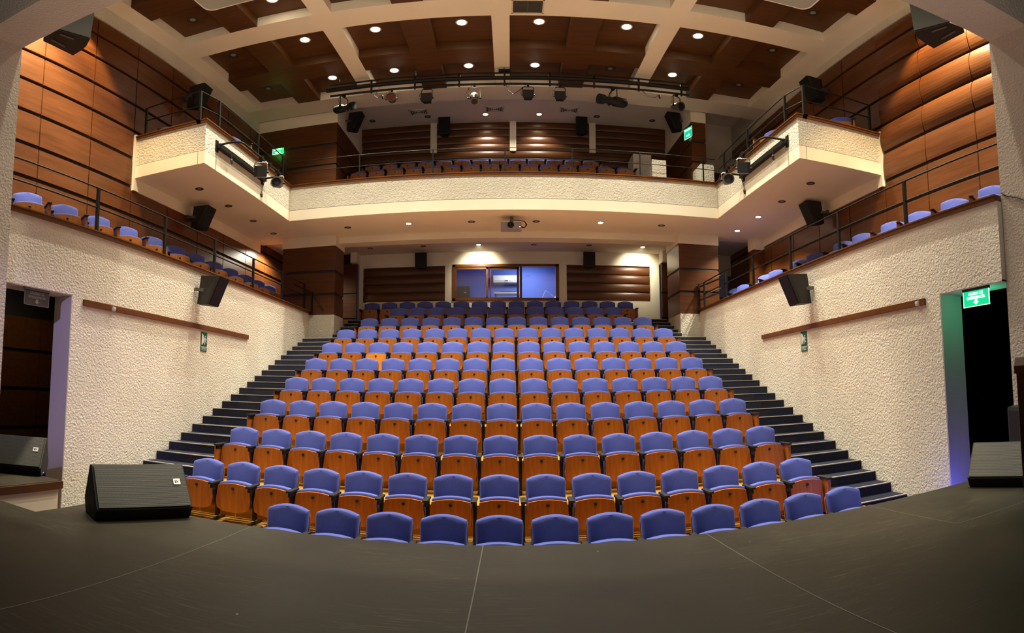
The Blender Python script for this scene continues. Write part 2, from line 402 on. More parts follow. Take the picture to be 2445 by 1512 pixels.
o = MB(); o.box(GL + .05, WL - .1, 8.465, 8.67, ZT, ZT + .05); o.box(GL + .05, WL - .1, 8.45, 8.68, ZT + .05, ZT + .075); struct(o.build('trim_11', 'wood_cap_x'))
o = MB(); o.box(WR + .1, GR - .05, 8.465, 8.67, ZT, ZT + .05); o.box(WR + .1, GR - .05, 8.45, 8.68, ZT + .05, ZT + .075); struct(o.build('trim_12', 'wood_cap_x'))
# soffit of the balcony (U-shaped slab)
o = MB(); o.box(GL, WL, 8.52, 14.6, ZB - .005, ZB + .22); o.box(WR, GR, 8.52, 14.6, ZB - .005, ZB + .22); o.box(WL, WR, 12.62, 14.6, ZB - .005, ZB + .22)
struct(o.build('ceiling_balcony', 'plaster'))
o = MB(); o.box(-4.75, 4.6, 14.4, 14.85, 4.2, ZB); struct(o.build('trim_13', 'plaster'))
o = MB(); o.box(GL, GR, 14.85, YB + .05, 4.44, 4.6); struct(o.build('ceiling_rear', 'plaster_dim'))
# pillars carrying the balcony
def pillar(name, x0, x1, y0, y1, z0, z1, zc, grooves, sides):
    o = MB(); o.box(x0 + .02, x1 - .02, y0 + .02, y1 - .02, z0, z1, 1)
    zz = [z0] + grooves + [z1]
    for i in range(len(zz) - 1):
        o.box(x0, x1, y0, y1, zz[i] + (.035 if i else 0), zz[i + 1] - (.035 if i < len(zz) - 2 else 0), 0)
    o.box(x0 - .015, x1 + .015, y0 - .015, y1 + .015, z1, zc, 2)
    return struct(o.build(name, ['wood_x', 'groove', 'plaster']))
pillar('wall_pillar_left', -6.28, -4.71, 14.15, 14.95, 2.13, 4.08, ZB, [2.71, 3.35], 0)
pillar('wall_pillar_right', 4.56, 5.72, 14.15, 15.3, 2.12, 4.10, ZB, [2.73, 3.37], 0)
o = MB(); o.box(-6.28, -4.71, 14.15, 14.95, FLOOR, 2.14); o.box(4.56, 5.72, 14.15, 15.3, FLOOR, 2.13); struct(o.build('wall_pillar_base', 'stucco_fine'))
pillar('wall_pillar_upper_left', -7.15, -4.74, 14.15, YB, 4.6, 7.97, ZS, [5.22, 5.9, 6.58, 7.26], 0)
o = MB(); o.box(-7.15, -4.74, 14.3, YB, 7.98, 9.1); struct(o.build('trim_14', 'plaster'))
pillar('wall_pillar_upper_right', 5.04, 5.46, 14.15, YB, 4.6, 7.99, ZS, [5.3, 5.98, 6.64, 7.32], 0)
o = MB(); o.box(5.04, 5.46, 14.3, YB, 8.0, 9.1); struct(o.build('trim_15', 'plaster'))
o = MB(); o.box(5.46, GR, 16.0, 16.1, 7.15, 9.1, 0); o.box(5.46, GR, 15.9, 16.1, 4.6, 7.15, 1); struct(o.build('wall_upper_right_recess', ['plaster_dim', 'wood_x']))
o = MB(); o.box(5.04, 5.42, 13.5, 14.16, 4.6, 6.3); struct(o.build('wall_stub_right', 'stucco_fine'))
# rear wall, lower storey
def louvre(o, x0, x1, y, z0, z1, n, mi=0, d=.032):
    h = (z1 - z0) / n
    for i in range(n):
        a, b = z0 + i * h + .012, z0 + (i + 1) * h - .012; k = 7
        prof = [(y - d * sin(pi * t / k) ** .7, a + (b - a) * t / k) for t in range(k + 1)] + [(y + .04, b), (y + .04, a)]
        o.prism([(x0, p, q) for p, q in prof], (x1 - x0, 0, 0), mi=mi)
    o.box(x0, x1, y + .03, y + .06, z0, z1, 2)
o = MB()
holes = [(-4.62, -2.0, 2.88, 4.0), (-1.76, 1.51, 2.87, 4.03), (1.76, 4.42, 2.88, 4.02)]
xs = -4.75
for x0, x1, z0, z1 in holes:
    o.box(xs, x0, YB, YB + .2, 1.2, 4.5); o.box(x0, x1, YB, YB + .2, 1.2, z0); o.box(x0, x1, YB, YB + .2, z1, 4.5); xs = x1
o.box(xs, 4.72, YB, YB + .2, 1.2, 4.5)
o.box(-4.92, -4.72, 16.3, YB + .1, 4.1, 4.5); o.box(4.72, 5.0, 16.3, YB + .1, 4.1, 4.5)
struct(o.build('wall_back', 'plaster'))
o = MB(); louvre(o, -4.62, -2.0, YB + .06, 2.88, 4.0, 4); louvre(o, 1.76, 4.42, YB + .06, 2.88, 4.02, 4)
struct(o.build('trim_16', ['wood_x', 'wood_x', 'groove']))
o = MB()
for x0, x1 in ((-6.4, -4.76), (4.73, 6.4)):
    for z0, z1 in ((1.2, 2.3), (2.36, 3.1), (3.16, 4.1)): o.box(x0, x1, 16.5, 16.55, z0, z1, 0)
    o.box(x0, x1, 16.54, 16.6, 1.2, 4.5, 1)
struct(o.build('wall_back_side', ['wood_x', 'groove']))
o = MB(); o.box(5.7, GR, 16.45, 16.52, 3.75, 4.5); struct(o.build('wall_back_recess', 'plaster_dim'))
# rear wall, upper storey: louvred wood between plaster pilasters
o = MB(); louvre(o, -4.74, 5.04, YB, 6.0, 9.02, 11); struct(o.build('wall_back_upper', ['wood_x', 'wood_x', 'groove']))
o = MB()
for x0, x1 in ((-2.48, -2.28), (.02, .22), (2.53, 2.73)): o.box(x0, x1, YB - .07, YB + .02, 7.89, 9.02)
struct(o.build('trim_17', 'plaster'))
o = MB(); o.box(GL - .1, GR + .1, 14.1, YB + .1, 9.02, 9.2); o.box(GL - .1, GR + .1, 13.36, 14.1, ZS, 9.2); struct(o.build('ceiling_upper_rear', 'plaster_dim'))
# upper balcony floor and stepped seating
o = MB(); o.box(WL - .1, WR + .1, 12.7, 14.5, 4.55, 4.62); o.box(GL, WL - .1, 8.6, YB, 4.55, 5.1); o.box(WR + .1, GR, 8.6, YB, 4.55, 5.1)
o.box(-7.1, WL - .1, 9.8, 14.1, 4.9, 5.3); o.box(WR + .1, 7.0, 9.8, 14.1, 4.9, 5.3); o.box(-4.74, 4.0, 14.4, 15.4, 4.6, 5.94); o.box(-4.74, 4.0, 15.4, YB, 4.6, 6.55); struct(o.build('floor_balcony', 'carpet'))
o = MB(); o.box(3.55, 3.92, 13.0, 14.6, 4.6, 6.06); struct(o.build('wall_stub_balcony', 'stucco_fine'))
o = MB(); o.prism([(3.68, 15.6, 6.0), (3.68, 15.6, 7.42), (3.68, 16.3, 7.42), (3.68, 16.3, 6.0)], (.56, 0, 0)); struct(o.build('wall_stub_stair', 'stucco_fine'))
# ------------------------------------------------------------------ coffered ceiling: flush white beams and wooden crosses, recessed squares
BX = [(GL - .2, -6.75), (-3.77, -3.38), (-.34, .02), (3.06, 3.46), (6.5, GR + .2)]
XB = [(-6.75, -3.77), (-3.38, -.34), (.02, 3.06), (3.46, 6.5)]
CRX = [(-5.6, -4.97), (-2.18, -1.58), (1.25, 1.86), (4.64, 5.26)]
YBAYS = [(10.17, 13.36, 11.5, 12.14), (6.35, 9.53, 7.65, 8.30), (2.6, 5.7, 3.9, 4.5)]
o = MB()
for x0, x1 in BX: o.box(x0, x1, 2.0, 13.36, ZS, ZS + .5)
yy = [2.0] + sorted([v for b in YBAYS for v in b[:2]]) + [13.37]
for x0, x1 in XB:
    for a, b in ((5.7, 6.35), (9.53, 10.17), (2.0, 2.6)): o.box(x0, x1, a, b, ZS, ZS + .5)
struct(o.build('ceiling', 'plaster'))
o = MB(); cr = MB()
for (x0, x1), (c0, c1) in zip(XB, CRX):
    for y0, y1, k0, k1 in YBAYS:
        o.box(x0, x1, y0, y1, CEIL, CEIL + .1)
        cr.box(c0, c1, y0, y1, ZS, CEIL + .02); cr.box(x0, c0, k0, k1, ZS, CEIL + .02); cr.box(c1, x1, k0, k1, ZS, CEIL + .02)
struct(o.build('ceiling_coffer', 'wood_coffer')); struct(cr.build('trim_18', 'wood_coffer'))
# ------------------------------------------------------------------ proscenium and stage house
o = MB(); o.box(-9.5, -5.34, 3.48, 4.05, FLOOR, ZS + .4); o.box(5.20, 9.5, 3.48, 4.05, FLOOR, ZS + .4); o.box(-5.34, 5.20, 3.48, 4.05, 4.6, ZS + .4)
struct(o.build('wall_proscenium', 'stucco_grey'))
o = MB(); o.box(-9.5, 9.5, -6, 3.46, 7.6, 7.7); o.box(-9.6, -9.5, -6, 3.5, FLOOR, 7.6); o.box(9.5, 9.6, -6, 3.5, FLOOR, 7.6); o.box(-9.5, 9.5, -6.1, -6, FLOOR, 7.6)
struct(o.build('wall_stage_house', 'dark'))
def edge(x): return 3.904 + .0068 * x * x
xs = [-3.42 + (5.2 + 3.42) * i / 28 for i in range(29)]
poly = [(x, edge(x), -1.1) for x in xs] + [(5.2, 3.6, -1.1), (9.4, 3.6, -1.1), (9.4, -5.9, -1.1), (-9.4, -5.9, -1.1), (-9.4, 3.03, -1.1), (-3.42, 3.03, -1.1)]
o = MB(); o.prism(poly, (0, 0, -.12)); o.prism([(p[0], p[1] - .05, FLOOR) for p in poly[:29]] + [(5.15, 2.5, FLOOR), (-3.40, 2.5, FLOOR)], (0, 0, .8))
struct(o.build('floor_stage', 'stage'))
o = MB(); o.box(-9.4, -4.42, 3.03, 4.27, -1.19, -1.1); struct(o.build('floor_stage_wing', 'stage'))
o = MB(); o.box(-4.44, -4.405, 3.03, 4.29, -1.195, -1.105); struct(o.build('trim_19', 'fascia', bevel=.008))
o = MB(); o.box(-4.50, -4.45, 3.03, 4.26, FLOOR, -1.19); struct(o.build('wall_wing', 'beige'))
o = MB()
for i in range(5): o.box(-4.44, -3.43, 3.05 + i * .26, 3.05 + (i + 1) * .26 + .1, FLOOR, -1.25 - i * .16)
struct(o.build('floor_stage_stair', 'carpet'))
# seams between the sheets of stage flooring, with specks of paint
o = MB()
for x in (-1.94, -.19, 1.41, 2.94):
    y1 = 2.9 if x > 2.9 else edge(x) - .01
    y0 = 2.9 if x > 2.9 else -2
    if x > 2.9: o.box(x - .003, x + .003, 2.9, edge(x) - .01, -1.1, -1.0985)
    else: o.box(x - .003, x + .003, y0, y1, -1.1, -1.0985)
o.box(2.94, 6, 2.884, 2.89, -1.1, -1.0985)
struct(o.build('trim_20', plain('seam', (.085, .078, .066), .6)))
# ------------------------------------------------------------------ raked floor with carpeted aisles
RY = [0, 5.535, 6.621, 7.68, 8.73, 9.784, 10.84, 11.89, 12.94, 14.01, 15.16, 16.3]
RZ = [0, -1.243, -.977, -.575, -.142, .282, .714, 1.142, 1.567, 1.988, 2.433, 2.795]
RF = [0] + [z - .80 for z in RZ[1:]]
o = MB(); o.box(GL, GR, 2.4, 6.0, FLOOR - .2, FLOOR - .015)
for k in range(1, 12):
    y0 = RY[k] - .97 if k > 1 else 4.0
    y1 = RY[k + 1] - .97 if k < 11 else YB
    o.box(-4.31, 4.05, y0, y1, FLOOR - .1, RF[k])
struct(o.build('floor', 'floor_wood'))
for side, x0, x1, xp in (('left', WL, -4.29, -4.71), ('right', 4.03, WR, 4.56)):
    o = MB(); nz = MB()
    for n in range(-6, 25):
        y = 7.04 + .351 * n; z = -1.197 + .1387 * n
        a, b = x0, x1
        if y > 14.0:
            if side == 'left': a = xp
            else: b = xp
        if z < FLOOR: continue
        y1 = y + .36 if n < 24 else YB
        o.box(a, b, y, y1, max(FLOOR - .1, z - .9), z, 0)
        nz.box(a + .01, b - .01, y - .006, y + .03, z - .004, z + .008)
    s = struct(o.build('floor_aisle_' + side, 'carpet')); nn = nz.build('nosing', 'nosing', s)
o = MB(); o.box(WL, WR, 3.6, 5.05, FLOOR - .05, FLOOR); struct(o.build('floor_front', 'carpet'))
# ------------------------------------------------------------------ downlights
def downlight(x, y, z, lit, label, r=.085, rec=False, power=0, cone=120, blend=.7, name='downlight', ring='ring_dark', aim=None):
    t = thing(name, label, 'ceiling light', (x, y, z), 0, 'lit ceiling downlights' if lit else 'unlit ceiling downlights')
    o = MB(); n = 20
    o.lathe([(r * 1.0, -.004), (r * 1.28, -.006), (r * 1.32, 0), (r * 1.0, .0)], n, ring=True); o.build('trim_ring', ring, t)
    d = MB(); d.lathe([(r * .98, -.002), (r * .98, 0)], n); d.build('lens', 'lens_lit' if lit else 'lens_off', t)
    if not lit: q = MB(); q.lathe([(r * .98, -.003), (r * .62, -.003), (r * .62, -.0022), (r * .98, -.0022)], n, ring=True); q.build('baffle', 'ring_dark', t)
    if power: lamp('SPOT', 'downlight_lamp', (x, y, z - .05), power, cone=cone, blend=blend, aim=aim)
    return t
LETT = ['leftmost', 'second from left', 'third from left', 'fourth from left', 'fifth from left', 'sixth from left', 'seventh from left', 'rightmost']
far_lit = {1, 2, 3, 4, 6}; near_lit = {1, 2, 3, 4, 5, 6}
for i, x in enumerate(LX):
    l = i in far_lit
    downlight(x, 12.67, CEIL, l, f"{'lit' if l else 'dark'} downlight in the wooden coffers nearest the lighting bar, {LETT[i]} of eight", .1, power=P_HALL * .9 if l else 0, cone=CONE, blend=BLEND, ring='ring_light' if l else 'ring_dark')
    l = i in near_lit
    downlight(x, 10.74, CEIL, l, f"{'lit' if l else 'dark'} downlight in coffers just behind the wide white beam, {LETT[i]} of eight", .1, power=P_HALL * .88 if l else 0, cone=CONE, blend=BLEND, ring='ring_light' if l else 'ring_dark')
downlight(-6.2, 8.98, CEIL, False, 'dark downlight in the dark coffer beside the left reflector panel, upper left', .1)
downlight(-4.4, 9.0, CEIL, True, 'lit downlight cut by the picture top edge, beside the left reflector panel', .1, ring='ring_light')
downlight(5.88, 8.93, CEIL, False, 'dark downlight in the dark coffer beside the right reflector panel, upper right', .1)
UB = [(-6.29, 9.68, 0, 'nearest the stage under the left balcony arm'), (-6.29, 10.96, 0, 'second from the stage under the left balcony arm'), (-6.29, 12.25, 0, 'third from the stage under the left balcony arm'), (-6.29, 13.5, 0, 'next to the left pillar under the balcony'),
      (-4.17, 13.52, 0, 'in balcony soffit right of the left pillar'), (-2.55, 13.5, 1, 'in balcony soffit left of the projector'), (-.95, 13.5, 0, 'immediately left of the projector'), (.67, 13.5, 0, 'immediately right of the projector'),
      (2.3, 13.5, 1, 'in balcony soffit right of the projector'), (3.9, 13.5, 0, 'in balcony soffit left of the right pillar'), (6.03, 13.47, 1, 'small, next to the right pillar under the balcony'), (6.03, 12.15, 1, 'third from the stage under the right balcony arm'),
      (6.02, 10.88, 0, 'second from the stage under the right balcony arm'), (6.01, 9.58, 0, 'nearest the stage under the right balcony arm')]
for x, y, l, w in UB: downlight(x, y, ZB - .006, l, f"{'lit' if l else 'dark'} round downlight {w}", .07, power=(260 if x > 5 else 15) if l else 0, cone=110)
for i, (x, l) in enumerate(((-4.19, 0), (-2.56, 0), (-.91, 1), (.71, 0), (2.36, 0), (4.0, 1))):
    downlight(x, 15.95, 4.44, l, f"{'lit' if l else 'dark'} downlight above the rear seat rows near the booth wall, {LETT[i]} of six", .065, power=85 if l else 0, cone=100, blend=.9, aim=(x, 16.75, 3.85))
for i, (x, l) in enumerate(((-4.26, 0), (-2.5, 0), (-.72, 1), (.92, 1), (2.7, 0), (4.47, 0))):
    downlight(x, 16.2, 9.02, l, f"{'lit' if l else 'dark'} downlight above the upper balcony rear wall, {LETT[i]} of six", .075, power=120 if l else 0, cone=112)
lamp('SPOT', 'downlight_lamp', (-6.7, 14.55, 4.15), 150, cone=165, blend=.5)
# ------------------------------------------------------------------ seats
def back_outline(w=.235, z0=.22, z1=.745, arch=.055, n=10):
    p = [(-w * .94, z0), (w * .94, z0)]
    p.append((w, z1 - .03))
    for i in range(n + 1):
        t = 1 - 2 * i / n; p.append((w * t * .965, z1 + arch * (1 - t * t)))
    p.append((-w, z1 - .03)); return p
def pan_outline(wt=.222, wb=.242, z0=.185, z1=.505, arch=.032, n=8):
    p = []
    for i in range(n + 1): t = -1 + 2 * i / n; p.append((wb * .93 * t, z0 - .035 * (1 - t * t) + (.0 if abs(t) < 1 else .02)))
    p.append((wb, z0 + .12)); 
    for i in range(n + 1): t = 1 - 2 * i / n; p.append((wt * t, z1 + arch * (1 - t * t)))
    p.append((-wb, z0 + .12)); return p
def pillow(o, out, yf, yb, bulge, inset=.03, rnd=.025, lean=0):
    # cushion with rounded rim: out = outline in x,z ; front at yf, back at yb
    cx = sum(p[0] for p in out) / len(out); cz = sum(p[1] for p in out) / len(out); n = len(out)
    def ring(k, y): return [(cx + (x - cx) * k, y + lean * (z - .5), cz + (z - cz) * k) for x, z in out]
    R_ = [ring(.55, yf - bulge), ring(.88, yf - bulge * .35), ring(.955, yf + rnd * .25), ring(1.0, yf + rnd), ring(1.0, yb)]
    vs = [(cx, yf - bulge * 1.15 + lean * (cz - .5), cz)] + [q for r in R_ for q in r]
    fs = [(0, 1 + (i + 1) % n, 1 + i) for i in range(n)]
    for k in range(len(R_) - 1):
        for i in range(n): a = 1 + k * n; b = a + n; fs.append((a + i, a + (i + 1) % n, b + (i + 1) % n, b + i))
    fs.append(tuple(1 + (len(R_) - 1) * n + i for i in range(n)))
    o.add(vs, fs)
def make_seat():
    t = thing('theatre_seat', '', 'seat')
    o = MB(); pillow(o, back_outline(), -.06, .01, .014, lean=.14); o.build('backrest', 'blue', t, smooth=True)
    o = MB(); out = back_outline(.240, .16, .70, .05)
    o.prism([(x, .012 + .14 * (z - .5), z) for x, z in out], (0, .022, 0)); o.build('back_shell', 'wood_seat', t)
    o = MB(); out = pan_outline(.220, .236, .20, .535, .030); pillow(o, [(x, z) for x, z in out][::-1], -.245, -.15, -.0, rnd=.01); o.build('seat_cushion', 'blue', t, smooth=True)
    o = MB(); out = pan_outline(); o.prism([(x, -.285 + .05 * (z - .3), z) for x, z in out], (0, .032, 0), rim=1); p = o.build('seat_panel', ['wood_seat', 'ply_edge_highlight'], t)
    o = MB(); o.lathe([(.021, 0), (.021, .005), (.013, .009), (.0, .009)], 12, (0, -.287 + .05 * .15, .47), (0, -1, 0)); o.build('number_plate', 'plastic', p)
    o = MB(); o.box(-.298, -.258, -.20, -.13, .06, .515); o.box(-.300, -.256, -.32, .02, 0, .03); o.box(-.292, -.264, -.36, -.18, .46, .515); o.build('stanchion', 'black', t)
    o = MB(); o.box(-.310, -.246, -.40, -.10, .515, .545); o.build('armrest', 'plastic', t, bevel=.01)
    return t
SEAT = make_seat()
o = MB(); o.box(-.315, -.272, -.36, .03, .03, .515); END_L = o.build('end_panel', 'wood_seat', SEAT)
o = MB(); o.box(.272, .315, -.36, .03, .03, .515); END_R = o.build('end_panel', 'wood_seat', SEAT)
o = MB(); o.box(.250, .322, -.40, -.10, .515, .545); ARM_R = o.build('armrest', 'plastic', SEAT, bevel=.01)
KIDS[SEAT.name] = [(c, kids(c)) for c in kids(SEAT) if c not in (END_L, END_R, ARM_R)]
def seat(loc, rz, label, group, left=False, right=False, pale=False):
    r = dup(SEAT, loc, (0, 0, rz), skip=('stanchion',) if left else ())
    for ok, ch in ((left, (END_L,)), (right, (END_R, ARM_R))):
        if ok:
            for c in ch: d = c.copy(); COL.objects.link(d); d.parent = r
    r['label'] = label; r['group'] = group
    return r
XR = {1: (-2.31, 12, .55), 2: (-3.98, 15, .55), 3: (-3.985, 15, .55), 4: (-3.985, 15, .55), 5: (-3.98, 15, .55), 6: (-3.985, 15, .55), 7: (-3.99, 15, .55), 8: (-3.98, 15, .55), 9: (-3.675, 14, .55), 10: (-3.13, 12, .55), 11: (-4.2, 15, .55)}
MID = {1: 'front row at the stage edge', 11: 'rearmost row below the control booth window'}
pale_mat = M['wood_seat_pale']
for k in range(1, 12):
    x0, n, p = XR[k]
    rowname = MID.get(k, f'{ORD[k]} row from the stage')
    for i in range(n):
        left, right = i == 0, i == n - 1
        pale = (k == 7 and i == 2)
        end = i + 1 if i + 1 <= 8 else n - i
        side = 'left' if i + 1 <= 8 else 'right'
        if k == 7 and i == 2: lab = 'blue theatre seat with paler orange wooden underside, third from left in the seventh row'
        else: lab = f"blue folding theatre seat, {rowname}, {ORD[end]} from {'' if k in MID else 'its '}{side} end"
        r = seat((x0 + i * p, RY[k], RF[k]), random.uniform(-.012, .012), lab, 'raked stalls seats')
        for ok, ch in ((left, (END_L,)), (right, (END_R, ARM_R))):
            if ok:
                for c in ch: d = c.copy(); COL.objects.link(d); d.parent = r
        if pale:
            for c in kids(r):
                if c.name.startswith('seat_panel'):
                    c.data = c.data.copy(); c.data.materials[0] = pale_mat; c['label'] = 'paler orange seat panel'
# gallery seats, turned towards the stage
yl = [5.33 + .80 * i for i in range(12)]; yl[11] = 14.0; yl[10] = 13.25
for i, y in enumerate(yl):
    seat((-6.62, y, CAP - .02), radians(60), f"blue seat on the left side gallery behind the railing, {ORD[i + 1]} from the stage", 'left gallery seats', left=(i < 4 or i % 2 == 0), right=(i < 4))
yr = [5.2, 6.02, 6.86, 7.6, 8.52, 9.2, 10.3, 10.95, 12.2, 12.8, 14.2, 14.85]
for i, y in enumerate(yr):
    seat((6.5, y, CAP - .02), radians(-60), f"blue seat on the right side gallery behind the railing, {ORD[i + 1]} from the stage", 'right gallery seats', right=(i < 4 or i % 2 == 0), left=(i < 4))
def lift(u):
    for c in kids(u):
        if c.name.split('.')[0] in ('seat_panel', 'seat_cushion', 'armrest'): c.location.z += .085
for i in range(15):
    e, s_ = (i + 1, 'left') if i < 8 else (15 - i, 'right')
    u = seat((-4.32 + .5435 * i, 15.2, 5.94), 0, f"dim seat in the front row of the upper balcony, {ORD[e]} from the {s_}", 'upper balcony seats', left=i == 0, right=i == 14)
    lift(u)
for i in range(13):
    e, s_ = (i + 1, 'left') if i < 7 else (13 - i, 'right')
    u = seat((-4.15 + .55 * i, 16.15, 6.55), 0, f"dim seat in the back row of the upper balcony, {ORD[e]} from the {s_}", 'upper balcony seats', left=i == 0, right=i == 12)
    lift(u)
for x, y, z, rz, lab in ((-6.75, 9.2, 5.04, 40, 'blue seat at the stage end of the left upper balcony arm'), (-6.0, 10.5, 5.19, 60, 'blue seat peeping over the left balcony cap above the pipe frame'),
                         (6.6, 9.2, 5.2, -40, 'blue seat at the stage end of the right upper balcony arm'), (5.72, 10.6, 5.3, -60, 'blue seat peeping over the right balcony cap above the pipe frame')):
    seat((x, y, z), radians(rz), lab, 'balcony arm seats', left=True, right=True)
# remove the mould the copies were made from
for c in list(KIDS[SEAT.name]):
    for g in c[1]: bpy.data.objects.remove(g)
    bpy.data.objects.remove(c[0])
for c in (END_L, END_R, ARM_R): bpy.data.objects.remove(c)
bpy.data.objects.remove(SEAT)
# ------------------------------------------------------------------ railings
def railing(label, posts, rails, r=.016, base=None, pr=.022, flat=True):
    t = thing('railing', label, 'railing', posts[0][0], 0, 'black metal railings'); L = Vector(posts[0][0])
    for p, h in posts:
        o = MB(); q = Vector(p) - L; o.box(q.x - pr, q.x + pr, q.y - pr, q.y + pr, q.z, q.z + h); o.box(q.x - pr * 2, q.x + pr * 2, q.y - pr * 2, q.y + pr * 2, q.z, q.z + .01); o.build('post', 'black', t)
    for pts in rails:
        o = MB(); o.tube([Vector(p) - L for p in pts], r, 8); o.build('rail', 'black', t, smooth=True)
    return t
for sg, xg, lab in ((-1, -5.54, 'left'), (1, 5.22, 'right')):
    py = [5.8, 7.5, 9.17, 10.87, 12.48, 14.0]
    railing(f'black metal railing on the {lab} side gallery parapet', [((xg, y, CAP), .74) for y in py],
            [[(xg, 4.03, CAP + .74), (xg, 14.0, CAP + .74)], [(xg, 4.03, CAP + .42), (xg, 14.0, CAP + .42)]], .014)
CT = ZT + .075
for sg, xa, lab in ((-1, -5.515, 'left'), (1, 5.195, 'right')):
    xw = GL + .2 if sg < 0 else GR - .2
    posts = [((xw, 8.58, CT), .72), ((xa + sg * .12, 8.58, CT), .78), ((xa, 9.1, CT), .76), ((xa, 10.85, CT), .74), ((xa, 12.25, CT), .72)]
    railing(f'black metal railing around the {lab} upper balcony arm', posts,
            [[(xw, 8.58, CT + .72), (xa + sg * .12, 8.58, CT + .78), (xa, 9.1, CT + .76), (xa, 12.6, CT + .72)], [(xw, 8.58, CT + .40), (xa + sg * .12, 8.58, CT + .14 + .26), (xa, 9.1, CT + .40), (xa, 12.6, CT + .40)]], .014)
xp = [-3.64, -1.82, -.1, 1.5, 3.16, 4.8]
railing('thin black metal railing along the front of the upper balcony', [((x, 12.68, CT), .71) for x in xp],
        [[(WL, 12.68, CT + .71), (WR, 12.68, CT + .71)], [(WL, 12.68, CT + .39), (WR, 12.68, CT + .39)]], .011, pr=.014)
railing('short black stair railing beside the left pillar', [((-5.35, 14.1, CAP - .08), .6)], [[(-5.35, 14.1, CAP + .5), (-5.9, 14.1, CAP + .78)], [(-5.35, 14.1, CAP + .5), (-5.0, 14.1, CAP + .0)]], .012)
railing('short black stair railing beside the right pillar', [((5.1, 14.1, CAP - .08), .8)], [[(5.1, 14.1, CAP + .7), (5.75, 14.1, CAP + .98)], [(5.1, 14.1, CAP + .35), (5.75, 14.1, CAP + .62)]], .012)
# ------------------------------------------------------------------ wooden handrails on the stucco walls
for x, sg, z0, y0, y1, yb, lab in ((WL, 1, 1.145, 5.49, 10.5, 6.1, 'left'), (WR, -1, 1.085, 5.38, 10.32, 5.5, 'right')):
    t = thing('wall_rail', f'long dark wooden rail fixed to the {lab} stucco wall', 'rail', (x, y0, z0), 0)
    o = MB(); o.box(0, sg * .035, 0, y1 - y0, -.045, .045); o.build('board', 'wood_cap', t, bevel=.006)
    o = MB(); o.box(sg * .035, sg * .06, yb - y0 - .03, yb - y0 + .03, -.045, .02); o.box(sg * .035, sg * .075, yb - y0 - .02, yb - y0 + .02, -.02, .01); o.build('bracket', 'white', t)
# ------------------------------------------------------------------ loudspeakers
def wall_speaker(label, loc, rz, tilt, w=.42, h=.58, d=.40, name='wall_loudspeaker', bracket=True, group='wall loudspeakers', slant=.0):
    # front faces local -y ; plan is a trapezoid, tilted forward about x
    t = thing(name, label, 'loudspeaker', loc, 0, group, rot=(radians(tilt), 0, radians(rz)))
    k = slant
    def plan(a): return [(-w / 2, -d / 2 + a), (w / 2, -d / 2 + a), (w / 2, -d / 2 + .06 + a), (w * .22, d / 2), (-w * .22, d / 2), (-w / 2, -d / 2 + .06 + a)]
    o = MB(); p0, p1 = plan(k), plan(-k); n = 6
    o.add([(x, y, -h / 2) for x, y in p0] + [(x, y, h / 2) for x, y in p1], [tuple(range(n))[::-1], tuple(range(n, 2 * n))] + [(q, (q + 1) % n, n + (q + 1) % n, n + q) for q in range(n)])
    o.build('cabinet', 'cabinet', t, bevel=.006)
    o = MB(); e = .014; f = lambda x, z, dy: (x, -d / 2 - k * z / (h / 2) - dy, z)
    xs_, zs_ = w / 2 - e, h / 2 - e
    o.add([f(a, b, .010) for a, b in ((-xs_, -zs_), (xs_, -zs_), (xs_, zs_), (-xs_, zs_))] + [f(a, b, -.004) for a, b in ((-xs_, -zs_), (xs_, -zs_), (xs_, zs_), (-xs_, zs_))], [(0, 1, 2, 3), (7, 6, 5, 4), (0, 4, 5, 1), (1, 5, 6, 2), (2, 6, 7, 3), (3, 7, 4, 0)])
    o.build('grille', 'black', t)
    if bracket:
        o = MB(); o.box(-w * .30, -w * .24, d * .1, d / 2 + .14, -.03, .03); o.box(w * .24, w * .30, d * .1, d / 2 + .14, -.03, .03); o.box(-w * .3, w * .3, d / 2 + .10, d / 2 + .16, -.05, .05)
        o.build('bracket', 'steel', t)
    return t
wall_speaker('black loudspeaker bracketed to the left stucco wall above the green sign', (-5.17, 8.45, 1.78), 92, 7, w=.36, h=.53, d=.38, slant=.075)
wall_speaker('black loudspeaker bracketed to the right stucco wall above the green sign', (4.86, 8.33, 1.73), -92, 7, w=.36, h=.53, d=.38, slant=.075)
wall_speaker('black loudspeaker under the left balcony arm against the wood wall', (-6.78, 10.55, 4.01), 92, 7, w=.38, h=.54, d=.38, slant=.08)
wall_speaker('black loudspeaker under the right balcony arm with its shadow', (6.70, 10.6, 4.08), -92, 7, w=.38, h=.54, d=.38, slant=.08)
wall_speaker('black loudspeaker behind the corner railing of the left upper balcony', (-6.80, 10.2, 7.15), 92, 7, w=.38, h=.60, d=.38, slant=.08)
wall_speaker('black loudspeaker behind the corner railing of the right upper balcony', (6.73, 10.35, 7.36), -92, 7, w=.38, h=.62, d=.38, slant=.08)
wall_speaker('dark loudspeaker on the plaster left of the booth window', (-2.70, 16.5, 4.11), 0, 4, w=.36, h=.48, d=.32)
wall_speaker('dark loudspeaker on the plaster right of the booth window', (2.42, 16.5, 4.11), 0, 4, w=.36, h=.48, d=.32)
wall_speaker('dark loudspeaker on the balcony rear wall, left of the lit louvres', (-2.0, 16.45, 8.72), 0, 4, w=.36, h=.62, d=.34)
wall_speaker('dark loudspeaker on the balcony rear wall, right of the lit louvres', (2.24, 16.45, 8.75), 0, 4, w=.36, h=.62, d=.34)
wall_speaker('dark loudspeaker high on the left upper pillar side', (-4.50, 15.0, 8.38), 92, 6, w=.34, slant=.08, h=.62, d=.34)
wall_speaker('dark loudspeaker high on the right upper pillar side beside green sign', (4.84, 15.0, 8.38), -92, 6, w=.34, slant=.08, h=.62, d=.34)
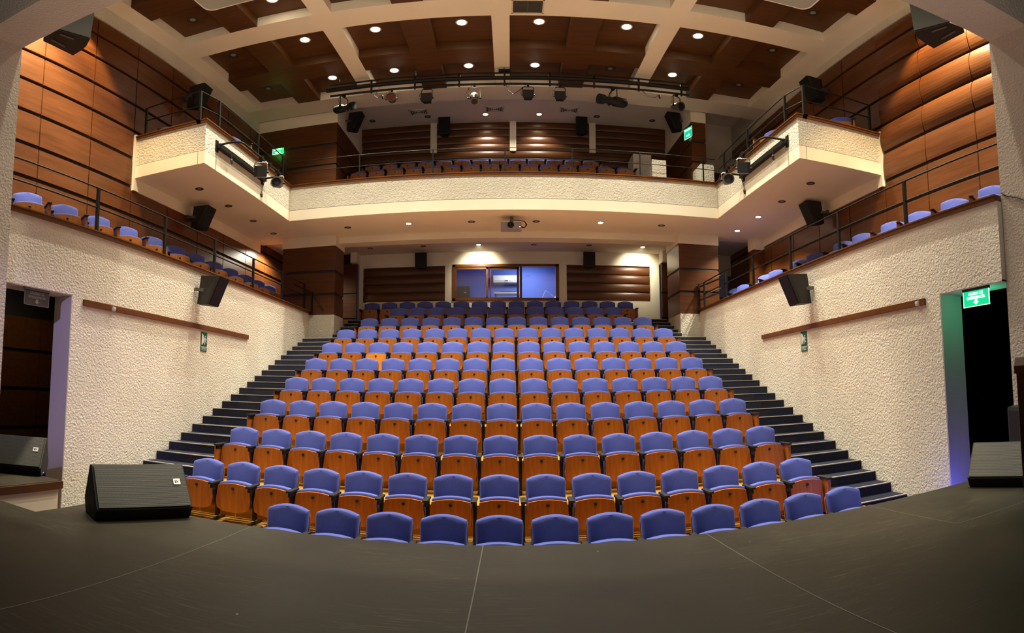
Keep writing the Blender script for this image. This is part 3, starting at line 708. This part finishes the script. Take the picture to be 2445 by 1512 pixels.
def big_speaker(label, poly, up, inner):
    c = Vector((sum(p[0] for p in poly) / len(poly), sum(p[1] for p in poly) / len(poly), 5.9))
    t = thing('hung_loudspeaker', label, 'loudspeaker', c, 0, 'hung loudspeakers')
    o = MB(); base = [Vector((p[0], p[1], 5.9)) - c for p in poly]
    o.prism(base, up)
    cab = o.build('cabinet', ['cabinet'], t, bevel=.008)
    a, b = base[0], base[1]
    n = Vector((b.y - a.y, -(b.x - a.x), 0)).normalized()
    if n.x * inner < 0: n = -n
    o = MB(); q = [a + n * .012 + Vector((0, 0, .03)), b + n * .012 + Vector((0, 0, .03)), b + n * .012 + Vector(up) * .98, a + n * .012 + Vector(up) * .98]
    o.prism(q, tuple(n * -.02)); o.build('side_panel', 'cabinet_grey', t)
    for f0 in (.22, .80):
        p0 = base[0].lerp(base[6], f0) ; p1 = base[1].lerp(base[4], f0)
        m0, m1 = p0.lerp(p1, .18), p0.lerp(p1, .60); o = MB(); o.tube([m0 + Vector((0, 0, -.012)), m1 + Vector((0, 0, -.012))], .018, 6); o.build('handle_slot', 'steel', t)
    for q in (.35, .75):
        m = base[0].lerp(base[4], q); o = MB(); o.cyl(m + Vector(up), m + Vector((0, 0, ZS - 5.9)), .012); o.build('hanging_rod', 'steel', t)
big_speaker('big grey-sided loudspeaker hung beside the left wood wall', [(-6.02, 5.2), (-5.855, 5.73), (-6.045, 5.85), (-6.20, 5.90), (-6.43, 5.93), (-6.435, 5.28), (-6.35, 5.21)], (.03, .10, 1.7), 1)
big_speaker('big black loudspeaker hung beside the right wood wall', [(5.81, 5.22), (5.593, 5.756), (5.726, 5.85), (5.96, 5.914), (6.19, 5.95), (6.19, 5.275), (6.08, 5.195)], (-.03, .10, 1.7), -1)
# stage monitors (wedges)
def wedge(label, loc, rz, L=.74, logo=True):
    t = thing('stage_monitor', label, 'loudspeaker', loc, rz, 'stage monitors')
    prof = [(0, 0), (-.055, .10), (.195, .43), (.25, .43), (.38, .12), (.31, 0)]
    o = MB(); o.prism([(-L / 2, y, z) for y, z in prof], (L, 0, 0)); cab = o.build('cabinet', 'cabinet', t, bevel=.012)
    a, b = Vector((0, -.055, .10)), Vector((0, .195, .43)); d = (b - a).normalized(); nrm = Vector((0, -d.z, d.y))
    o = MB(); q = [a + d * .015 + nrm * .004, b - d * .015 + nrm * .004]
    ex = L / 2 - .018
    o.prism([(-ex, q[0].y, q[0].z), (ex, q[0].y, q[0].z), (ex, q[1].y, q[1].z), (-ex, q[1].y, q[1].z)], tuple(nrm * .008)); g = o.build('grille', 'grille', t)
    ang = math.atan2(d.z, d.y)
    if logo:
        m = a + d * .24 + nrm * .014
        o = MB(); o.box(-.030, .030, -.027, .027, 0, .004); pl = o.build('logo_plate', 'silver', g, (L / 2 - .10, m.y, m.z), (ang, 0, 0))
        text_obj('EV', 'logo', 'plastic', g, (L / 2 - .10, m.y + nrm.y * .006, m.z + nrm.z * .006), (ang, 0, 0), .034, .001)
    o = MB(); 
    for i in range(11): o.box(-L / 2 - .004, -L / 2 + .001, .03 + i * .004, .045 + i * .004, .06 + i * .018, .066 + i * .018)
    o.build('side_rail', 'steel', t)
    return t
wedge('black wedge monitor on the stage edge in front of the left stairs', (-2.72, 3.56, -1.1), radians(57), .81)
fl = wedge('black wedge monitor cut by the left picture edge, on the wing', (-5.02, 4.02, -1.1), math.atan2(.40, .55), .74)
o = MB(); o.lathe([(.008, 0), (.008, .01)], 8, (.36, .10, .03), (1, 0, 0)); o.build('indicator_light', 'led_blue', fl)
wedge('black wedge monitor cut by the right picture edge beside the doorway', (4.22, 3.46, -1.1), math.atan2(-.50, .22) , .74, logo=False)
# ------------------------------------------------------------------ signs
def arrow_down(o, cx, cz, s, y):
    p = [(-.5, .1), (-.5, .0), (0, -.45), (.5, 0), (.5, .1), (.22, .1), (.22, .45), (-.22, .45), (-.22, .1)]
    p = [(-.62, .05), (0, -.45), (.62, .05), (.27, .05), (.27, .42), (-.27, .42), (-.27, .05)]
    o.prism([(cx + a * s, y, cz + b * s) for a, b in p], (0, -.003, 0))
def exit_panel(label, loc, rz, w, h, lit, lines, mat, tmat, arrow='down', name='exit_sign'):
    t = thing(name, label, 'sign', loc, rz, 'exit signs')
    o = MB(); o.box(-w / 2, w / 2, -.004, .004, -h, 0); p = o.build('panel', mat, t)
    o = MB(); o.box(-w / 2 - .003, w / 2 + .003, -.018, .018, 0, .035); o.build('bracket', 'cabinet' if lit else 'steel', t)
    o = MB(); e = .006
    for a in (-w / 2, w / 2 - e): o.box(a, a + e, -.006, .006, -h, 0)
    o.box(-w / 2, w / 2, -.006, .006, -h, -h + e); o.build('edge', tmat if lit else 'text_off', t)
    z = -h * .2
    for s, sz in lines:
        text_obj(s, 'lettering', tmat, p, (0, -.006, z), (pi / 2, 0, 0), sz, .001, bold=.0015); z -= sz * 1.02
    o = MB()
    if arrow == 'down': arrow_down(o, 0, -h * .74, h * .36, -.0055)
    elif arrow == 'right':
        o.prism([(-.09, -.0055, -h * .72 - .02), (.03, -.0055, -h * .72 - .02), (.03, -.0055, -h * .72 - .045), (.10, -.0055, -h * .72), (.03, -.0055, -h * .72 + .045), (.03, -.0055, -h * .72 + .02), (-.09, -.0055, -h * .72 + .02)], (0, -.003, 0))
    o.build('arrow', tmat, p)
    return t
exit_panel('lit green emergency exit sign hanging in the right doorway', (WR + .03, 4.50, 1.105), radians(-90), .43, .20, True, (('SALIDA DE', .05), ('EMERGENCIA', .05)), 'sign_lit', 'text_lit')
exit_panel('unlit clear emergency exit sign hanging in the left doorway', (WL - .03, 4.66, 1.185), radians(90), .43, .20, False, (('SALIDA DE', .05), ('EMERGENCIA', .05)), 'sign_off', 'text_off')
exit_panel('bright green exit sign on the dark left upper pillar', (-6.51, 14.10, 7.32), 0, .34, .19, True, (('SALIDA', .08),), 'sign_lit_up', 'text_lit', 'right')
exit_panel('green exit sign seen edgewise on the right upper pillar', (5.0, 14.32, 7.86), radians(-72), .36, .36, True, (('SALIDA', .09),), 'sign_lit', 'text_lit', 'right')
lamp('POINT', 'exit_sign_glow', (WR + .12, 4.50, .95), 1.7, (.05, 1, .42), .12)
lamp('POINT', 'monitor_led_glow', (4.95, 4.72, -1.55), 6, (.10, .12, 1), .15)
lamp('POINT', 'exit_sign_glow', (-6.51, 14.0, 7.1), .8, (.05, 1, .1), .1)
def poster(label, loc, rz):
    t = thing('safety_sign', label, 'sign', loc, rz, 'evacuation signs')
    o = MB(); o.box(-.105, .105, -.004, .004, -.205, .155); o.build('board', 'green', t)
    o = MB(); y = -.0045
    o.prism([(-.085, y, -.09), (-.085, y, .13), (-.03, y, .10), (.01, y, .04), (-.005, y, -.02), (-.04, y, -.06)], (0, -.002, 0)); o.build('doorway_symbol', 'white', t)
    o = MB(); o.lathe([(.016, 0), (.016, .002)], 10, (.045, y, .075), (0, -1, 0))
    for a in ([(.03, .055), (.055, .05), (.05, -.005), (.02, .0)], [(.02, .0), (.045, .0), (.02, -.075), (.0, -.075)], [(.04, .0), (.055, -.005), (.085, -.04), (.07, -.05)], [(.05, .05), (.06, .045), (.09, .02), (.08, .01)], [(.03, .05), (.035, .035), (.0, .0), (-.008, .012)]):
        o.prism([(p, y - .0025, q) for p, q in a], (0, -.001, 0))
    o.build('running_figure', 'white', t)
    o = MB(); o.box(-.105, .105, y - .001, y, -.125, -.115)
    for k in range(3): o.box(-.085, .085 - .02 * (k % 2), y - .001, y, -.142 - k * .02, -.134 - k * .02)
    o.build('text_lines', 'white', t)
poster('green evacuation sign under the wooden rail on left stucco wall', (WL + .008, 8.72, .905), radians(90))
poster('green evacuation sign under the wooden rail on right stucco wall', (WR - .008, 8.62, .865), radians(-90))
# ------------------------------------------------------------------ lighting bar over the stalls
t = thing('lighting_bar', 'long black pipe lighting bar hung below the coffered ceiling', 'lighting bar', (0, 12.4, 7.83), 0)
for nm, dz, r in (('lower_pipe', 0, .031), ('cable_tray', .19, .058), ('upper_pipe', .345, .024)):
    o = MB(); o.tube([(-4.35 - (.1 if dz == .19 else 0), 0, dz), (4.38, 0, dz)], r, 8); o.build(nm, 'black', t, smooth=True)
for x in (-3.3, -2.23, -1.17, -.1, .965, 2.02, 3.11, 4.19):
    o = MB(); o.box(x - .02, x + .02, -.03, .03, -.05, .36); o.build('clamp_bar', 'black', t)
for x in (-4.1, -2.2, -.11, 1.9, 4.1):
    o = MB(); o.cyl((x, 0, .34), (x, 0, ZS - 7.83), .012); o.build('hanger', 'steel', t)
o = MB(); o.box(-.24, .04, -.05, .05, .36, .44); o.build('junction_box', 'black', t)
def stage_light(kind, label, loc, yaw, pitch, s=1.0, mat='black', yoke='black', lens='plastic', drop=.30):
    # loc: clamp point on the pipe ; beam along local -y
    t = thing('stage_light', label, 'stage light', loc, radians(yaw), 'stage lights')
    o = MB(); o.box(-.025 * s, .025 * s, -.03, .03, -.06, .03); o.build('clamp', 'black', t)
    w = .115 * s; o = MB(); o.tube([(-w, 0, -drop), (-w, 0, -.10), (-w * .8, 0, -.065), (w * .8, 0, -.065), (w, 0, -.10), (w, 0, -drop)], .011 * s, 6); o.build('yoke', yoke, t, smooth=True)
    b = MB(); R_ = Matrix.Rotation(radians(pitch), 3, 'X'); c = Vector((0, 0, -drop))
    if kind == 'par':
        b.lathe([(.055 * s, .16 * s), (.085 * s, .10 * s), (.10 * s, -.02 * s), (.105 * s, -.12 * s), (.125 * s, -.13 * s), (.125 * s, -.15 * s), (.10 * s, -.15 * s), (.098 * s, -.06 * s)], 16, c, R_ @ Vector((0, 1, 0)))
    elif kind == 'box':
        h = .10 * s
        vs = [c + R_ @ Vector(p) for p in [(-h, -.07 * s, -h), (h, -.07 * s, -h), (h, -.07 * s, h), (-h, -.07 * s, h), (-h * .8, .12 * s, -h * .8), (h * .8, .12 * s, -h * .8), (h * .8, .12 * s, h * .8), (-h * .8, .12 * s, h * .8)]]
        b.add(vs, [(0, 1, 2, 3), (7, 6, 5, 4), (0, 4, 5, 1), (1, 5, 6, 2), (2, 6, 7, 3), (3, 7, 4, 0)])
        b.lathe([(.05 * s, .0), (.04 * s, .07 * s), (.0, .08 * s)], 10, c + R_ @ Vector((0, .1 * s, .03)), R_ @ Vector((0, 1, .3)))
    else:
        b.lathe([(.05 * s, .24 * s), (.085 * s, .20 * s), (.09 * s, .02 * s), (.06 * s, -.02 * s), (.062 * s, -.16 * s), (.085 * s, -.17 * s), (.088 * s, -.26 * s), (.07 * s, -.26 * s)], 16, c, R_ @ Vector((0, 1, 0)))
    body = b.build('housing', mat, t, smooth=kind != 'box')
    f = MB()
    if kind == 'par': f.lathe([(.098 * s, 0), (.06 * s, .02 * s), (.0, .03 * s)], 16, c + R_ @ Vector((0, -.125 * s, 0)), R_ @ Vector((0, 1, 0)))
    elif kind == 'box':
        f.prism([c + R_ @ Vector(p) for p in [(-.115 * s, -.085 * s, -.105 * s), (.115 * s, -.085 * s, -.105 * s), (.115 * s, -.085 * s, .105 * s), (-.115 * s, -.085 * s, .105 * s)]], R_ @ Vector((0, .012, 0)))
    else: f.lathe([(.068 * s, 0), (.04 * s, .02), (0, .025)], 16, c + R_ @ Vector((0, -.262 * s, 0)), R_ @ Vector((0, 1, 0)))
    f.build('lens', lens, body)
    for q in (-1, 1): o = MB(); o.cyl(c + Vector((q * (w + .03), 0, 0)), c + Vector((q * (w - .02), 0, 0)), .022 * s, 8); o.build('knob', 'black', t)
    o = MB(); o.tube([(-.05, .02, .0), (-.14, .03, -.10), (-.19, .02, -.24), (-.12, .05, -.30), (-.03, .06, -drop + .05)], .006, 5); o.build('cable', 'plastic', t)
    return t
ZP = 7.80
stage_light('spot', 'black profile spotlight at the left end of the lighting bar, aimed right', (-3.99, 12.4, ZP), 68, 5, 1.25, drop=.40)
stage_light('par', 'chrome rimmed can light with red gel on the lighting bar', (-2.79, 12.4, ZP), 5, 8, 1.05, 'steel', 'chrome', 'red_gel', .27)
stage_light('box', 'square black floodlight left of the chrome lamp on the lighting bar', (-1.94, 12.4, ZP), 0, 6, 1.15, drop=.34)
stage_light('spot', 'chrome topped spotlight left of the bar centre, pointing down', (-.81, 12.4, ZP), 4, 48, 1.15, 'steel', 'chrome', drop=.40)
stage_light('box', 'square black floodlight hanging right of the bar centre', (.45, 12.4, ZP), 0, 4, 1.1, drop=.32)
stage_light('box', 'square black floodlight, farther right one of the centre pair', (1.20, 12.4, ZP), 0, 8, 1.1, drop=.34)
stage_light('spot', 'large black profile spotlight on the right half of the bar, aimed left', (2.47, 12.4, ZP), -70, 4, 1.55, drop=.40)
stage_light('par', 'can light with bright top at the right end of the lighting bar', (4.06, 12.4, ZP), 30, 20, 1.05, 'steel', 'black', 'plastic', .38)
def cable(name, label, pts, r=.008, mat='plastic', cat='cable', plug=True):
    t = thing(name, label, cat, pts[0], 0, 'loose cables'); L = Vector(pts[0])
    o = MB(); o.tube([Vector(p) - L for p in pts], r, 6); o.build('cord', mat, t, smooth=True)
    if plug: q = Vector(pts[-1]) - L; o = MB(); o.tube([q, q + Vector((0, 0, -.05)), q + Vector((.01, 0, -.13))], [r * 1.2, .028, .020], 8); o.build('plug', mat, t)
    return t
cable('power_cable', 'plug dangling from the lighting bar between the two leftmost lamps', [(-3.15, 12.4, 7.8), (-3.22, 12.4, 7.68), (-3.14, 12.4, 7.60), (-3.02, 12.4, 7.68)])
cable('power_cable', 'white tipped cable loop hanging from the centre of the bar', [(-.06, 12.4, 7.8), (-.02, 12.4, 7.62), (.10, 12.4, 7.50), (.24, 12.4, 7.62), (.34, 12.4, 7.74)], plug=False)
cable('power_cable', 'cable loop with flat plug between the two rightmost bar lamps', [(3.2, 12.4, 7.8), (3.32, 12.4, 7.66), (3.5, 12.4, 7.62), (3.62, 12.4, 7.74)])
# pipe frames with lamps on the balcony arms
for sg, xw, lab, bar_z in ((-1, WL, 'left', 4.93), (1, WR, 'right', 4.93)):
    s = -sg                                     # towards the hall
    t = thing('pipe_frame', f'black pipe frame for lamps on the {lab} balcony parapet', 'lighting bar', (xw, 8.9, bar_z), 0, 'balcony pipe frames')
    o = MB(); o.box(0.0, s * .10, 0, 2.1, -.055, .045); o.build('wall_channel', 'black', t)
    for y in (.02, 2.06): o = MB(); o.prism([(0, y - .05, -.13), (0, y + .05, -.13), (0, y + .05, .13), (0, y - .05, .13)], (s * .02, 0, 0)); o.build('wall_plate', 'black', t)
    o = MB(); x1 = s * .52; y0, y1 = .02, 2.06
    pts = [(s * .02, y0, .02)] + [(x1 - s * .14, y0, .02)] + [(x1 - s * .14 * cos(a) + 0, y0 + .14 - .14 * cos(a) if 0 else y0 + .14 * (1 - cos(a)), .02) for a in ()] + [(x1 - s * .04, y0 + .03, .02), (x1, y0 + .14, .02), (x1, y1 - .14, .02), (x1 - s * .04, y1 - .03, .02), (x1 - s * .14, y1, .02), (s * .02, y1, .02)]
    o.tube(pts, .024, 8); o.build('pipe', 'black', t, smooth=True)
    for y in (.95, 1.35, 1.75): o = MB(); o.box(x1 - .04, x1 + .04, y - .04, y + .04, -.03, .06); o.build('clamp', 'black', t)
    xx = xw + s * .52
    stage_light('box', f'square floodlight with pale barn top on the {lab} balcony pipe frame', (xx, 9.85, bar_z - .02), 20 * -sg, 10, 1.15, 'steel', 'chrome', 'plastic', .30)
    stage_light('par', f'round can light at the rear of the {lab} balcony pipe frame', (xx, 10.72, bar_z - .02), 10 * -sg, 8, 1.05, 'steel', 'chrome', 'plastic', .24)
    cable('power_cable', f'black plug hanging below the {lab} balcony pipe frame', [(xw + s * .11, 9.3, bar_z - .02), (xw + s * .12, 9.32, bar_z - .14)])
    cable('power_cable', f'thin cable trailing down the {lab} balcony parapet', [(xw + s * .11, 10.9, bar_z - .05), (xw + s * .03, 10.95, bar_z - .2), (xw + s * .03, 10.9, bar_z - .34)])
# ------------------------------------------------------------------ projector, vents, reflector panels
t = thing('projector', 'white ceiling projector with black lens under the balcony', 'projector', (.04, 12.98, 4.03), 0)
o = MB(); o.box(-.25, .25, 0, .34, 0, .17); o.build('body', 'projector', t, bevel=.02)
o = MB(); o.lathe([(.078, -.02), (.078, .03), (.066, .035), (.05, .01), (0, .0)], 18, (-.01, .0, .085), (0, -1, 0)); o.build('lens', 'plastic', t, smooth=True)
o = MB(); o.box(-.03, .05, .12, .2, .17, .345); o.box(-.10, .12, .08, .24, .17, .19); o.build('mount', 'steel', t)
for k in range(2): o = MB(); o.tube([(.24, .25, .10 + .03 * k), (.33, .24, .09), (.37 + .02 * k, .22, .16), (.33, .2, .24), (.2, .2, .27), (.05, .18, .27)], .010, 6); o.build('cable', 'plastic', t, smooth=True)
o = MB(); o.lathe([(.010, 0), (.010, .004)], 8, (.21, 0, .04), (0, -1, 0)); o.build('indicator_light', 'led_red', t)
def vent(label, x, y, z, w, d, n=7, axis='x', tris=False):
    t = thing('air_vent', label, 'vent', (x, y, z), 0, 'ceiling vents')
    o = MB(); e = .03
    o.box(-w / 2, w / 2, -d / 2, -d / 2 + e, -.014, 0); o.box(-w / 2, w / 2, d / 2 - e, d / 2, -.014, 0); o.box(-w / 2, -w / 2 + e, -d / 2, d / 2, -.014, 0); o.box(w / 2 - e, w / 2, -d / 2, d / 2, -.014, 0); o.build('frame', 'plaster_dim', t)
    o = MB(); o.box(-w / 2 + e, w / 2 - e, -d / 2 + e, d / 2 - e, -.003, 0); o.build('backing', 'groove', t)
    o = MB()
    if tris:
        for k in range(1, n + 1):
            f = k / (n + 1); a = w / 2 * f; b = d / 2 * f
            o.box(-a, a, -b - .008, -b + .008, -.012, -.004); o.box(-a, a, b - .008, b + .008, -.012, -.004); o.box(-a - .008, -a + .008, -b, b, -.012, -.004); o.box(a - .008, a + .008, -b, b, -.012, -.004)
    else:
        for k in range(n): y_ = -d / 2 + e + (d - 2 * e) * (k + .5) / n; o.box(-w / 2 + e, w / 2 - e, y_ - .010, y_ + .010, -.012, -.004)
        o.box(-.01, .01, -d / 2, d / 2, -.013, -.003)
    o.build('slats', 'steel' if not tris else 'plaster_dim', t)
vent('large grey slatted grille on the white beam at the picture top', .365, 9.84, ZS, .62, .50, 12)
vent('square ceiling diffuser above the balcony, leftmost of the three', -2.72, 15.85, 9.02, .58, .40, 5, tris=True)
vent('square ceiling diffuser above the balcony beside the left lit downlight', -.43, 15.85, 9.02, .58, .40, 5, tris=True)
vent('square ceiling diffuser above the balcony, rightmost of the three', 1.80, 15.85, 9.02, .58, .40, 5, tris=True)
def reflector(label, x0, x1, y0, y1, z):
    t = thing('acoustic_reflector', label, 'panel', ((x0 + x1) / 2, (y0 + y1) / 2, z), 0, 'acoustic reflectors')
    def rr(k):
        hx, hy, r = (x1 - x0) / 2 - k, (y1 - y0) / 2 - k, .14
        return [(sx * (hx - r) + r * cos(a), sy * (hy - r) + r * sin(a)) for sx, sy, a0 in ((1, 1, 0), (-1, 1, pi / 2), (-1, -1, pi), (1, -1, 1.5 * pi)) for a in [a0 + pi / 2 * i / 6 for i in range(7)]]
    o = MB(); o.prism([(x, y, 0) for x, y in rr(0)], (0, 0, .03)); o.build('rim', 'white', t)
    o = MB(); o.prism([(x, y, -.002) for x, y in rr(.025)], (0, 0, .03)); o.build('sheet', 'acrylic', t)
    for sx in (-1, 1):
        for sy in (-1, 1): o = MB(); o.cyl((sx * (x1 - x0) * .35, sy * (y1 - y0) * .35, .03), (sx * (x1 - x0) * .35, sy * (y1 - y0) * .35, CEIL - z), .006, 6); o.build('hanging_wire', 'steel', t)
reflector('pale hanging reflector panel cut by the picture top, left', -4.35, -2.2, 4.6, 6.70, 6.5)
reflector('pale hanging reflector panel cut by the picture top, right', 2.3, 4.33, 4.6, 6.74, 6.5)
# ------------------------------------------------------------------ control booth
win = thing('window_1', 'wood framed sliding booth window with blue room behind', 'window', (0, YB, 2.87), 0); win['kind'] = 'structure'
del win['category']
o = MB(); e = .085
o.box(-1.77, 1.52, -.03, .12, 0, e); o.box(-1.77, 1.52, -.03, .12, 1.16 - e, 1.16); o.box(-1.77, -1.77 + .1, -.03, .12, 0, 1.16); o.box(1.42, 1.52, -.03, .12, 0, 1.16); o.box(.31, .38, -.02, .12, 0, 1.16); o.build('frame', 'wood_cap_x', win, bevel=.006)
def sash(x0, x1, y):
    o = MB(); s = .07; z0, z1 = e, 1.16 - e
    o.box(x0, x1, y, y + .035, z0, z0 + s * .5); o.box(x0, x1, y, y + .035, z1 - s, z1); o.box(x0, x0 + s * .4, y, y + .035, z0, z1); o.box(x1 - s, x1, y, y + .035, z0, z1)
    f = o.build('sash', 'wood_cap_x', win, bevel=.004)
    g = MB(); g.box(x0 + s * .4, x1 - s, y + .014, y + .02, z0 + s * .5, z1 - s); g.build('pane', 'glass', f)
sash(-1.67, -.66, .0); sash(-.60, .29, .05)
o = MB(); o.box(.38, 1.42, .04, .046, e, 1.16 - e); o.build('pane', 'glass', win)
o = MB(); x0, x1, z0, z1, y1 = -2.1, 1.9, 2.2, 4.4, 18.7

for nm, bx in (('wall_booth_back', (x0, x1, y1, y1 + .1, z0, z1)), ('wall_booth_left', (x0 - .1, x0, YB + .2, y1, z0, z1)), ('wall_booth_right', (x1, x1 + .1, YB + .2, y1, z0, z1)), ('ceiling_booth', (x0, x1, YB + .2, y1, z1, z1 + .1)), ('floor_booth', (x0, x1, YB + .2, y1, z0 - .1, z0))):
    o = MB(); o.box(*bx); struct(o.build(nm, 'booth'))
lamp('AREA', 'booth_light', (.5, 17.75, 4.36), 40, (.92, .95, 1.0), .9, aim=(.4, 18.0, 2.4))
t = thing('air_conditioner', 'white wall air conditioner inside the control booth', 'air conditioner', (-.13, 18.68, 3.77), 0)
o = MB(); o.prism([(-.43, 0, 0), (-.43, -.16, .04), (-.43, -.2, .12), (-.43, -.2, .28), (-.43, 0, .30)], (.88, 0, 0)); o.build('body', 'white', t, bevel=.01)
o = MB(); o.box(-.42, .44, -.19, -.12, .015, .03); o.build('air_outlet', 'steel', t)
o = MB(); o.box(-.03, .07, -.205, -.2, .09, .11); o.build('badge', 'plastic', t)
t = thing('mixing_desk_table', 'pale table with black equipment inside the booth', 'table', (-.1, 18.1, 2.2), 0)
o = MB(); o.box(-.42, .42, -.25, .25, 1.10, 1.15); o.build('tabletop', 'beige', t)
for sx in (-.36, .36):
    for sy in (-.2, .2): o = MB(); o.box(sx - .02, sx + .02, sy - .02, sy + .02, 0, 1.10); o.build('leg', 'steel', t)
t = thing('mixer', 'black sound mixer on the booth table', 'mixer', (-.05, 18.1, 3.35), 0)
o = MB(); o.prism([(-.27, -.2, 0), (-.27, -.2, .03), (-.27, .2, .09), (-.27, .2, 0)], (.54, 0, 0)); o.build('desk', 'plastic', t)
for i in range(8): o = MB(); o.cyl((-.22 + i * .06, 0, .055), (-.22 + i * .06, 0, .085), .012, 6); o.build('knob', 'steel', t)
t = thing('equipment_cabinet', 'black equipment cabinet behind the left booth pane', 'cabinet', (-1.58, 18.3, 2.2), 0)
o = MB(); o.box(-.23, .23, -.25, .25, 0, 1.40); o.build('body', 'cabinet', t, bevel=.01)
o = MB(); o.box(-.20, .20, -.262, -.25, .7, 1.36); o.build('grille', 'grille', t)
o = MB(); o.box(.06, .14, -.27, -.262, 1.16, 1.20); o.build('badge', 'silver', t)
t = thing('desk_lamp', 'white jointed desk lamp behind the right booth pane', 'lamp', (1.0, 17.7, 2.95), 0)
o = MB(); o.lathe([(.08, 0), (.08, .02), (.02, .03)], 14); o.build('base', 'white', t)
o = MB(); o.tube([(0, 0, .02), (.16, 0, .42), (.48, 0, .18)], .012, 6); o.build('arm', 'white', t)
o = MB(); o.lathe([(.03, .06), (.05, .0), (.075, -.06)], 12, (.50, 0, .17), (.3, 0, 1)); o.build('lamp_shade', 'white', t, smooth=True)
# ------------------------------------------------------------------ right foreground: lectern and speaker by the curtain line
t = thing('lectern', 'dark wooden lectern with slanted top cut by the right edge', 'lectern', (3.68, 2.48, -1.07), radians(-54))
o = MB(); o.box(-.265, .24, -.2, .2, -.03, 1.10); o.build('body', 'fascia', t, bevel=.006)
o = MB(); o.prism([(-.28, -.24, 1.09), (-.28, .24, 1.10), (-.28, .24, 1.23), (-.28, -.24, 1.15)], (.56, 0, 0)); o.build('top', 'fascia', t, bevel=.004)
for z in (.42, .72): o = MB(); o.box(-.242, .242, -.202, .202, z - .008, z + .008); o.build('groove_line', 'groove', t)
t = thing('tower_speaker', 'slim dark loudspeaker tower behind the lectern at right edge', 'loudspeaker', (4.86, 3.62, -1.1), radians(-20))
o = MB(); o.box(-.16, .16, -.16, .16, 0, .78); o.build('cabinet', 'cabinet', t, bevel=.05)
o = MB(); o.box(-.14, .14, -.172, -.158, .06, .72); o.build('grille', 'black', t)
cable('wall_cable', 'black cable looping across the right proscenium column', [(5.19, 4.02, 2.27), (5.18, 3.92, 2.20), (5.185, 3.8, 2.16), (5.18, 3.66, 2.08), (5.185, 3.5, 2.04)], .010, plug=False)
cable('floor_cable', 'black cable coil on the floor beside the left wedge monitor', [(-3.3, 3.7, -1.09), (-3.22, 3.78, -1.085), (-3.12, 3.76, -1.085), (-3.04, 3.68, -1.09)], .012, plug=False)

# ------------------------------------------------------------------ lift the whole place so that the front floor is z = 0
for o in list(S.objects):
    if o.parent is None: o.location.z += ZC
